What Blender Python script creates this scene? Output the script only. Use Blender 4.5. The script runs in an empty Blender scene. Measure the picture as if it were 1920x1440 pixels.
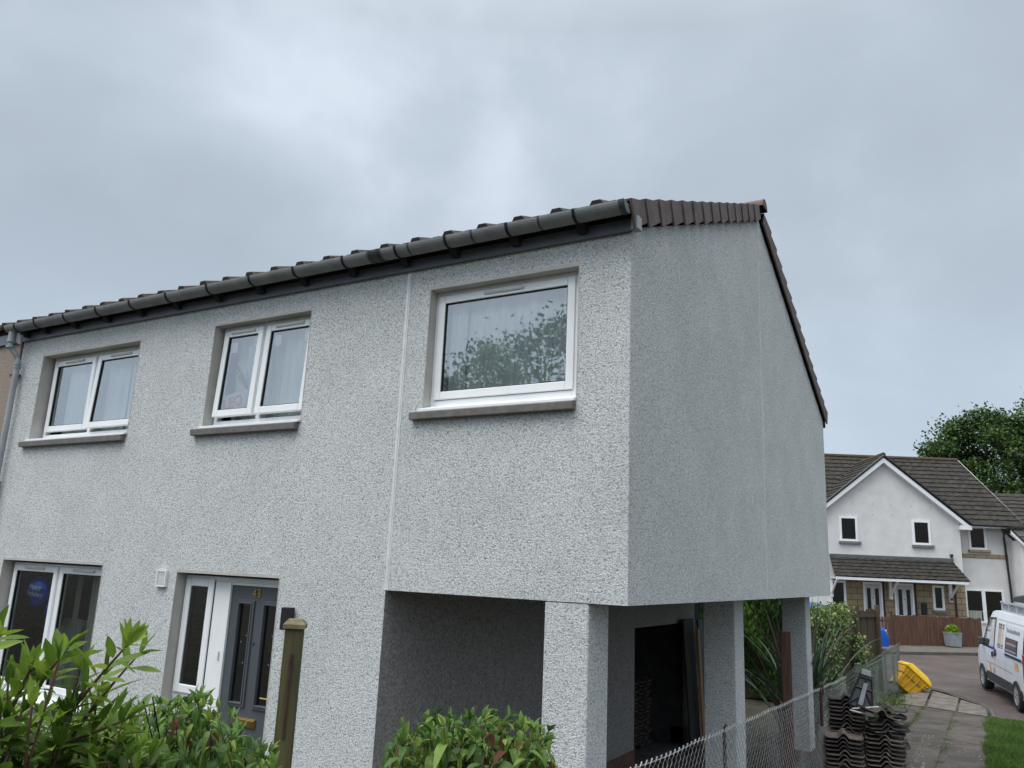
import bpy, math, random
from math import sin, cos, pi, radians, sqrt, atan2
from mathutils import Vector, Matrix
random.seed(7)
rnd = random.random
def ru(a, b): return a + (b - a) * random.random()
scene = bpy.context.scene
COL = scene.collection

# ------------------------------------------------------------------ camera
yaw, pitch, roll = radians(30.5955), radians(12.918), radians(2.4871)
fw = Vector((-sin(yaw) * cos(pitch), cos(yaw) * cos(pitch), sin(pitch)))
rt = Vector((cos(yaw), sin(yaw), 0)); up = rt.cross(fw)
r2 = cos(roll) * rt + sin(roll) * up; u2 = -sin(roll) * rt + cos(roll) * up
cam_d = bpy.data.cameras.new("camera"); cam = bpy.data.objects.new("camera", cam_d); COL.objects.link(cam)
CAM = Vector((2.1326, -5.2829, 2.5748))
m = Matrix(((r2.x, u2.x, -fw.x), (r2.y, u2.y, -fw.y), (r2.z, u2.z, -fw.z))).to_4x4(); m.translation = CAM
cam.matrix_world = m
cam_d.sensor_width = 36; cam_d.lens = 1495.8 / 1920 * 36; cam_d.clip_end = 3000; cam_d.clip_start = 0.05
scene.camera = cam

# ------------------------------------------------------------------ sky and sun
SUN_EL, SUN_AZ = radians(60), radians(205)      # azimuth clockwise from +y : behind and left of the camera
w = bpy.data.worlds.new("World"); scene.world = w; w.use_nodes = True
nt = w.node_tree; nt.nodes.clear(); N = nt.nodes.new; L = nt.links.new
out = N('ShaderNodeOutputWorld')
sky = N('ShaderNodeTexSky'); sky.sky_type = 'NISHITA'; sky.sun_disc = False; sky.sun_elevation = SUN_EL; sky.sun_rotation = SUN_AZ
b1 = N('ShaderNodeBackground'); b1.inputs[1].default_value = 0.1; L(sky.outputs[0], b1.inputs[0])
tc = N('ShaderNodeTexCoord')
sep = N('ShaderNodeSeparateXYZ'); L(tc.outputs['Generated'], sep.inputs[0])
mx = N('ShaderNodeMath'); mx.operation = 'MAXIMUM'; mx.inputs[1].default_value = 0.0; L(sep.outputs['Z'], mx.inputs[0])
ad = N('ShaderNodeMath'); ad.operation = 'ADD'; ad.inputs[1].default_value = 0.30; L(mx.outputs[0], ad.inputs[0])
dv = N('ShaderNodeVectorMath'); dv.operation = 'DIVIDE'; L(tc.outputs['Generated'], dv.inputs[0])
cb = N('ShaderNodeCombineXYZ')
for i in range(3): L(ad.outputs[0], cb.inputs[i])
L(cb.outputs[0], dv.inputs[1])
mp = N('ShaderNodeMapping'); mp.inputs['Scale'].default_value = (1.0, 1.0, 0.35); mp.inputs['Location'].default_value = (3.7, 1.2, 0.4); mp.inputs['Rotation'].default_value = (0, 0, 0.5)
L(dv.outputs[0], mp.inputs[0])
n1 = N('ShaderNodeTexNoise'); n1.inputs['Scale'].default_value = 1.3; n1.inputs['Detail'].default_value = 6; n1.inputs['Roughness'].default_value = 0.48; n1.inputs['Distortion'].default_value = 0.25
L(mp.outputs[0], n1.inputs['Vector'])
# broad brighter breaks and darker banks of cloud, each around its own heading in the sky
fac = n1.outputs['Fac']
wob = N('ShaderNodeVectorMath'); wob.operation = 'MULTIPLY_ADD'; n2 = N('ShaderNodeTexNoise'); n2.inputs['Scale'].default_value = 4.5; n2.inputs['Detail'].default_value = 5
L(tc.outputs['Generated'], n2.inputs['Vector']); L(n2.outputs['Color'], wob.inputs[0]); wob.inputs[1].default_value = (.22, .22, .22); 
sub = N('ShaderNodeVectorMath'); sub.operation = 'SUBTRACT'; sub.inputs[1].default_value = (.11, .11, .11); L(tc.outputs['Generated'], sub.inputs[0]); L(sub.outputs[0], wob.inputs[2])
for (px, py, deg, amt) in ((440, 250, 14, .065), (590, 110, 10, .04), (130, 240, 9, -.03), (850, 280, 12, .02), (40, 330, 15, -.05), (180, 90, 12, -.03), (1120, 110, 15, -.07), (1500, 180, 13, -.04), (1820, 130, 15, -.05)):
    d_ = (fw + (px - 960) / 1495.8 * r2 - (py - 720) / 1495.8 * u2).normalized()
    dt = N('ShaderNodeVectorMath'); dt.operation = 'DOT_PRODUCT'; dt.inputs[1].default_value = tuple(d_); L(wob.outputs[0], dt.inputs[0])
    rg = N('ShaderNodeMapRange'); rg.interpolation_type = 'SMOOTHERSTEP'; rg.inputs[1].default_value = cos(radians(deg * 1.5)); rg.inputs[2].default_value = 1.0; rg.inputs[3].default_value = 0; rg.inputs[4].default_value = amt; L(dt.outputs['Value'], rg.inputs[0])
    sm_ = N('ShaderNodeMath'); sm_.operation = 'ADD'; L(fac, sm_.inputs[0]); L(rg.outputs[0], sm_.inputs[1]); fac = sm_.outputs[0]
cr = N('ShaderNodeValToRGB'); L(fac, cr.inputs[0])
e = cr.color_ramp.elements
e[0].position = 0.30; e[0].color = (0.425, 0.487, 0.565, 1)
e[1].position = 0.72; e[1].color = (0.73, 0.81, 0.915, 1)
k = cr.color_ramp.elements.new(0.47); k.color = (0.495, 0.568, 0.65, 1)
k = cr.color_ramp.elements.new(0.58); k.color = (0.57, 0.648, 0.738, 1)
# clouds thin towards the horizon (bluer, lighter) and brighten towards the zenith
hz = N('ShaderNodeMapRange'); hz.inputs[1].default_value = 0.02; hz.inputs[2].default_value = 0.42; hz.inputs[3].default_value = 0.0; hz.inputs[4].default_value = 1.0
L(sep.outputs['Z'], hz.inputs[0])
mh = N('ShaderNodeMix'); mh.data_type = 'RGBA'; mh.inputs[6].default_value = (0.575, 0.70, 0.83, 1)
hzs = N('ShaderNodeMath'); hzs.operation = 'MULTIPLY_ADD'; hzs.inputs[1].default_value = 0.8; hzs.inputs[2].default_value = 0.2; L(hz.outputs[0], hzs.inputs[0])
L(hzs.outputs[0], mh.inputs[0]); L(cr.outputs[0], mh.inputs[7])
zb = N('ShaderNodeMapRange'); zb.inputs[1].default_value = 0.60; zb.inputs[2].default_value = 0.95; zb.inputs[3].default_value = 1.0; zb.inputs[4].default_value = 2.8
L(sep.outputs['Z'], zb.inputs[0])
wz = N('ShaderNodeMix'); wz.data_type = 'RGBA'; wz.inputs[7].default_value = (0.665, 0.695, 0.70, 1); wq = N('ShaderNodeMapRange'); wq.inputs[1].default_value = .58; wq.inputs[2].default_value = .85; L(sep.outputs['Z'], wq.inputs[0])
L(wq.outputs[0], wz.inputs[0]); L(mh.outputs[2], wz.inputs[6])
b2 = N('ShaderNodeBackground'); L(wz.outputs[2], b2.inputs[0]); # glow added to the unseen cloud round the sun's heading, brightening the front wall
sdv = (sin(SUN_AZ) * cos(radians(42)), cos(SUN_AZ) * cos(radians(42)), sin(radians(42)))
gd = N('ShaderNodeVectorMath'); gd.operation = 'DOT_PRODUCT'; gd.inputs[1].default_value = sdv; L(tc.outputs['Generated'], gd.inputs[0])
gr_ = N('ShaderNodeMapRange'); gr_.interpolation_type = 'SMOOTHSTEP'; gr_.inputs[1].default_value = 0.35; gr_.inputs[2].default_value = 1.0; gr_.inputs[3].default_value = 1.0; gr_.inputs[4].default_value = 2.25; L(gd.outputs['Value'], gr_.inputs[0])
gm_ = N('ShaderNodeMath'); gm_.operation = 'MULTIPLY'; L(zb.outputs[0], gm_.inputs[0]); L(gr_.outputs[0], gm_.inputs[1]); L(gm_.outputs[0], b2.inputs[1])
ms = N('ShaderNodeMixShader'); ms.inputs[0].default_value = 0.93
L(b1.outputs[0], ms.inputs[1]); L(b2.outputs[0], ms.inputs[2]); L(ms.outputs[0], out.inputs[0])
sd = bpy.data.lights.new("sun", 'SUN'); sd.energy = 1.5; sd.angle = radians(40); sd.color = (1, 0.955, 0.88)
so = bpy.data.objects.new("sun", sd); COL.objects.link(so)
sdir = Vector((sin(SUN_AZ) * cos(SUN_EL), cos(SUN_AZ) * cos(SUN_EL), sin(SUN_EL)))
so.rotation_euler = sdir.to_track_quat('Z', 'Y').to_euler(); so.location = (0, -10, 20)
scene.view_settings.view_transform = 'Standard'; scene.view_settings.look = 'None'
scene.view_settings.exposure = 0.04; scene.view_settings.gamma = 1.0
scene.render.engine = 'CYCLES'

# ------------------------------------------------------------------ materials
def mat(name, col, rough=0.7, metal=0.0, noise=0.0, nscale=8.0, bump=0.0, bscale=40.0, bdist=0.01, col2=None, spec=0.5, detail=5, stretch=(1, 1, 1)):
    """plain surface with procedural colour variation and bump in object space"""
    M = bpy.data.materials.new(name); M.use_nodes = True
    t = M.node_tree; p = t.nodes['Principled BSDF']
    p.inputs['Roughness'].default_value = rough; p.inputs['Metallic'].default_value = metal
    p.inputs['Specular IOR Level'].default_value = spec
    p.inputs['Base Color'].default_value = (*col, 1)
    tcn = t.nodes.new('ShaderNodeTexCoord'); mpn = t.nodes.new('ShaderNodeMapping'); mpn.inputs['Scale'].default_value = stretch
    t.links.new(tcn.outputs['Object'], mpn.inputs[0])
    if noise > 0 or col2:
        n = t.nodes.new('ShaderNodeTexNoise'); n.inputs['Scale'].default_value = nscale; n.inputs['Detail'].default_value = detail
        t.links.new(mpn.outputs[0], n.inputs['Vector'])
        r = t.nodes.new('ShaderNodeValToRGB'); t.links.new(n.outputs['Fac'], r.inputs[0])
        c2 = col2 or tuple(min(1, c * (1 + noise)) for c in col)
        c1 = col if col2 else tuple(c * (1 - noise) for c in col)
        r.color_ramp.elements[0].position = 0.35; r.color_ramp.elements[1].position = 0.68
        r.color_ramp.elements[0].color = (*c1, 1); r.color_ramp.elements[1].color = (*c2, 1)
        t.links.new(r.outputs[0], p.inputs['Base Color'])
    if bump > 0:
        n = t.nodes.new('ShaderNodeTexNoise'); n.inputs['Scale'].default_value = bscale; n.inputs['Detail'].default_value = 4
        t.links.new(mpn.outputs[0], n.inputs['Vector'])
        b = t.nodes.new('ShaderNodeBump'); b.inputs['Strength'].default_value = bump; b.inputs['Distance'].default_value = bdist
        t.links.new(n.outputs['Fac'], b.inputs['Height']); t.links.new(b.outputs[0], p.inputs['Normal'])
    return M

def harl():
    """white pebbledash: pale chips with dark gaps"""
    M = bpy.data.materials.new("pebbledash"); M.use_nodes = True
    t = M.node_tree; p = t.nodes['Principled BSDF']; p.inputs['Roughness'].default_value = 0.9; p.inputs['Specular IOR Level'].default_value = 0.2
    A = t.nodes.new; K = t.links.new
    c0 = A('ShaderNodeTexCoord'); c = A('ShaderNodeMapping'); c.inputs['Rotation'].default_value = (.7, .5, .3); c.inputs['Location'].default_value = (.137, .071, .233)
    K(c0.outputs['Object'], c.inputs[0])
    v = A('ShaderNodeTexVoronoi'); v.inputs['Scale'].default_value = 105; v.inputs['Randomness'].default_value = 1
    K(c.outputs[0], v.inputs['Vector'])
    n = A('ShaderNodeTexNoise'); n.inputs['Scale'].default_value = 68; n.inputs['Detail'].default_value = 5; n.inputs['Roughness'].default_value = 0.82
    K(c.outputs[0], n.inputs['Vector'])
    # chips: colour per cell
    r1 = A('ShaderNodeValToRGB'); K(v.outputs['Color'], r1.inputs[0])
    r1.color_ramp.elements[0].position = 0.0; r1.color_ramp.elements[0].color = (0.52, 0.53, 0.535, 1)
    r1.color_ramp.elements[1].position = 0.6; r1.color_ramp.elements[1].color = (0.88, 0.895, 0.90, 1)
    # dark gaps between chips
    r2_ = A('ShaderNodeValToRGB'); K(n.outputs['Fac'], r2_.inputs[0])
    r2_.color_ramp.elements[0].position = 0.36; r2_.color_ramp.elements[0].color = (0.12, 0.12, 0.12, 1)
    r2_.color_ramp.elements[1].position = 0.47; r2_.color_ramp.elements[1].color = (1, 1, 1, 1)
    mm = A('ShaderNodeMix'); mm.data_type = 'RGBA'; mm.blend_type = 'MULTIPLY'; mm.inputs[0].default_value = 1
    K(r1.outputs[0], mm.inputs[6]); K(r2_.outputs[0], mm.inputs[7])
    # weathering: broad patches and faint vertical runs
    mp_ = A('ShaderNodeMapping'); mp_.inputs['Scale'].default_value = (1.0, 1.0, 1.0); K(c.outputs[0], mp_.inputs[0])
    n3 = A('ShaderNodeTexNoise'); n3.inputs['Scale'].default_value = 1.6; n3.inputs['Detail'].default_value = 6; K(mp_.outputs[0], n3.inputs['Vector'])
    r3 = A('ShaderNodeValToRGB'); K(n3.outputs['Fac'], r3.inputs[0])
    r3.color_ramp.elements[0].position = 0.35; r3.color_ramp.elements[0].color = (0.91, 0.92, 0.91, 1)
    r3.color_ramp.elements[1].position = 0.62; r3.color_ramp.elements[1].color = (1, 1, 1, 1)
    m2 = A('ShaderNodeMix'); m2.data_type = 'RGBA'; m2.blend_type = 'MULTIPLY'; m2.inputs[0].default_value = 1
    K(mm.outputs[2], m2.inputs[6]); K(r3.outputs[0], m2.inputs[7]); K(m2.outputs[2], p.inputs['Base Color'])
    b = A('ShaderNodeBump'); b.inputs['Strength'].default_value = 1.0; b.inputs['Distance'].default_value = 0.02
    hs = A('ShaderNodeMath'); hs.operation = 'MULTIPLY_ADD'; hs.inputs[1].default_value = -0.35
    K(v.outputs['Distance'], hs.inputs[0]); K(n.outputs['Fac'], hs.inputs[2]); K(hs.outputs[0], b.inputs['Height']); K(b.outputs[0], p.inputs['Normal'])
    return M

def glass(name, tint=(0.75, 0.85, 0.85), refl=1.0):
    M = bpy.data.materials.new(name); M.use_nodes = True; t = M.node_tree; t.nodes.clear(); A = t.nodes.new; K = t.links.new
    o = A('ShaderNodeOutputMaterial'); tr = A('ShaderNodeBsdfTransparent'); tr.inputs[0].default_value = (*tint, 1)
    g = A('ShaderNodeBsdfGlossy'); g.inputs['Roughness'].default_value = 0.01; g.inputs[0].default_value = (0.95, 0.97, 1, 1)
    f = A('ShaderNodeFresnel'); f.inputs[0].default_value = 1.5
    q = A('ShaderNodeMath'); q.operation = 'MULTIPLY_ADD'; q.inputs[1].default_value = 2.2 * refl; q.inputs[2].default_value = 0.20 * refl; q.use_clamp = True; K(f.outputs[0], q.inputs[0])
    # float glass is never quite flat
    n = A('ShaderNodeTexNoise'); n.inputs['Scale'].default_value = 2.5; c = A('ShaderNodeTexCoord'); K(c.outputs['Object'], n.inputs['Vector'])
    b = A('ShaderNodeBump'); b.inputs['Strength'].default_value = 0.05; b.inputs['Distance'].default_value = 0.02; K(n.outputs['Fac'], b.inputs['Height']); K(b.outputs[0], g.inputs['Normal'])
    x = A('ShaderNodeMixShader'); K(q.outputs[0], x.inputs[0]); K(tr.outputs[0], x.inputs[1]); K(g.outputs[0], x.inputs[2]); K(x.outputs[0], o.inputs[0])
    return M

def leafmat(name, cols, rough=0.5, trans=0.35, nscale=30):
    """leaf colour from the per-leaf attribute 'tone' (0..1)"""
    M = bpy.data.materials.new(name); M.use_nodes = True; t = M.node_tree; A = t.nodes.new; K = t.links.new
    p = t.nodes['Principled BSDF']; p.inputs['Roughness'].default_value = rough; p.inputs['Specular IOR Level'].default_value = 0.35
    a = A('ShaderNodeAttribute'); a.attribute_name = 'tone'
    r = A('ShaderNodeValToRGB'); K(a.outputs['Fac'], r.inputs[0])
    el = r.color_ramp.elements
    el[0].position = 0; el[0].color = (*cols[0], 1); el[1].position = 1; el[1].color = (*cols[-1], 1)
    for i, c in enumerate(cols[1:-1]):
        q = el.new((i + 1) / (len(cols) - 1)); q.color = (*c, 1)
    n = A('ShaderNodeTexNoise'); n.inputs['Scale'].default_value = nscale; c = A('ShaderNodeTexCoord'); K(c.outputs['Object'], n.inputs['Vector'])
    mr = A('ShaderNodeMapRange'); mr.inputs[3].default_value = 0.75; mr.inputs[4].default_value = 1.25; K(n.outputs['Fac'], mr.inputs[0])
    mm = A('ShaderNodeMix'); mm.data_type = 'RGBA'; mm.blend_type = 'MULTIPLY'; mm.inputs[0].default_value = 1; K(r.outputs[0], mm.inputs[6]); K(mr.outputs[0], mm.inputs[7])
    K(mm.outputs[2], p.inputs['Base Color'])
    tl = A('ShaderNodeBsdfTranslucent'); K(mm.outputs[2], tl.inputs[0])
    x = A('ShaderNodeMixShader'); x.inputs[0].default_value = trans; K(p.outputs[0], x.inputs[1]); K(tl.outputs[0], x.inputs[2])
    K(x.outputs[0], t.nodes['Material Output'].inputs[0])
    return M

def stone_mat():
    M = bpy.data.materials.new("sandstone_blocks"); M.use_nodes = True; t = M.node_tree; A = t.nodes.new; K = t.links.new
    p = t.nodes['Principled BSDF']; p.inputs['Roughness'].default_value = 0.9
    c = A('ShaderNodeTexCoord'); s = A('ShaderNodeSeparateXYZ'); K(c.outputs['Object'], s.inputs[0])
    cc = A('ShaderNodeCombineXYZ'); K(s.outputs[0], cc.inputs[0]); K(s.outputs[2], cc.inputs[1])
    br = A('ShaderNodeTexBrick'); br.inputs['Scale'].default_value = 1; br.inputs['Brick Width'].default_value = 0.48; br.inputs['Row Height'].default_value = 0.235
    br.inputs['Mortar Size'].default_value = 0.012; br.inputs['Color1'].default_value = (0.36, 0.28, 0.17, 1); br.inputs['Color2'].default_value = (0.29, 0.225, 0.14, 1); br.inputs['Mortar'].default_value = (0.13, 0.105, 0.08, 1)
    K(cc.outputs[0], br.inputs['Vector']); K(br.outputs['Color'], p.inputs['Base Color'])
    b = A('ShaderNodeBump'); b.inputs['Distance'].default_value = 0.02; b.invert = True; K(br.outputs['Fac'], b.inputs['Height']); K(b.outputs[0], p.inputs['Normal'])
    return M

def paver_mat():
    M = bpy.data.materials.new("block_paving"); M.use_nodes = True; t = M.node_tree; A = t.nodes.new; K = t.links.new
    p = t.nodes['Principled BSDF']; p.inputs['Roughness'].default_value = 0.6
    c = A('ShaderNodeTexCoord'); mp = A('ShaderNodeMapping'); mp.inputs['Rotation'].default_value = (0, 0, 0.55); K(c.outputs['Object'], mp.inputs[0])
    br = A('ShaderNodeTexBrick'); br.inputs['Scale'].default_value = 1; br.inputs['Brick Width'].default_value = 0.21; br.inputs['Row Height'].default_value = 0.105
    br.inputs['Mortar Size'].default_value = 0.008; br.inputs['Color1'].default_value = (0.080, 0.058, 0.055, 1); br.inputs['Color2'].default_value = (0.105, 0.078, 0.073, 1); br.inputs['Mortar'].default_value = (0.06, 0.053, 0.047, 1)
    K(mp.outputs[0], br.inputs['Vector'])
    n = A('ShaderNodeTexNoise'); n.inputs['Scale'].default_value = 0.9; n.inputs['Detail'].default_value = 6; K(c.outputs['Object'], n.inputs['Vector'])
    r = A('ShaderNodeValToRGB'); K(n.outputs['Fac'], r.inputs[0]); r.color_ramp.elements[0].position = 0.35; r.color_ramp.elements[0].color = (0.62, 0.6, 0.58, 1); r.color_ramp.elements[1].position = 0.65; r.color_ramp.elements[1].color = (1.1, 1.08, 1.06, 1)
    mm = A('ShaderNodeMix'); mm.data_type = 'RGBA'; mm.blend_type = 'MULTIPLY'; mm.inputs[0].default_value = 1; K(br.outputs['Color'], mm.inputs[6]); K(r.outputs[0], mm.inputs[7]); K(mm.outputs[2], p.inputs['Base Color'])
    return M

def path_mat():
    M = bpy.data.materials.new("path_slabs"); M.use_nodes = True; t = M.node_tree; A = t.nodes.new; K = t.links.new
    p = t.nodes['Principled BSDF']; p.inputs['Roughness'].default_value = 0.8
    c = A('ShaderNodeTexCoord'); n0 = A('ShaderNodeTexNoise'); n0.inputs['Scale'].default_value = 3; K(c.outputs['Object'], n0.inputs['Vector'])
    wv = A('ShaderNodeVectorMath'); wv.operation = 'MULTIPLY_ADD'; wv.inputs[1].default_value = (.05, .05, 0); K(n0.outputs['Color'], wv.inputs[0]); K(c.outputs['Object'], wv.inputs[2])
    mp = A('ShaderNodeMapping'); mp.inputs['Location'].default_value = (-.14, .35, 0); K(wv.outputs[0], mp.inputs[0])
    br = A('ShaderNodeTexBrick'); br.offset = 0.0; br.inputs['Scale'].default_value = 1; br.inputs['Brick Width'].default_value = 0.605; br.inputs['Row Height'].default_value = 0.92
    br.inputs['Mortar Size'].default_value = 0.012; br.inputs['Mortar Smooth'].default_value = .4; br.inputs['Color1'].default_value = (0.075, 0.064, 0.058, 1); br.inputs['Color2'].default_value = (0.052, 0.045, 0.041, 1); br.inputs['Mortar'].default_value = (0.022, 0.022, 0.012, 1)
    K(mp.outputs[0], br.inputs['Vector'])
    n = A('ShaderNodeTexNoise'); n.inputs['Scale'].default_value = 2.2; n.inputs['Detail'].default_value = 9; n.inputs['Roughness'].default_value = .65; K(c.outputs['Object'], n.inputs['Vector'])
    r = A('ShaderNodeValToRGB'); K(n.outputs['Fac'], r.inputs[0]); r.color_ramp.elements[0].position = 0.36; r.color_ramp.elements[0].color = (0.55, 0.55, 0.5, 1); r.color_ramp.elements[1].position = 0.66; r.color_ramp.elements[1].color = (1.45, 1.38, 1.32, 1)
    mm = A('ShaderNodeMix'); mm.data_type = 'RGBA'; mm.blend_type = 'MULTIPLY'; mm.inputs[0].default_value = 1; K(br.outputs['Color'], mm.inputs[6]); K(r.outputs[0], mm.inputs[7]); K(mm.outputs[2], p.inputs['Base Color'])
    n2 = A('ShaderNodeTexNoise'); n2.inputs['Scale'].default_value = 35; n2.inputs['Detail'].default_value = 5; K(c.outputs['Object'], n2.inputs['Vector'])
    b = A('ShaderNodeBump'); b.inputs['Strength'].default_value = .6; b.inputs['Distance'].default_value = 0.012; K(n2.outputs['Fac'], b.inputs['Height']); K(b.outputs[0], p.inputs['Normal'])
    return M

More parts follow.
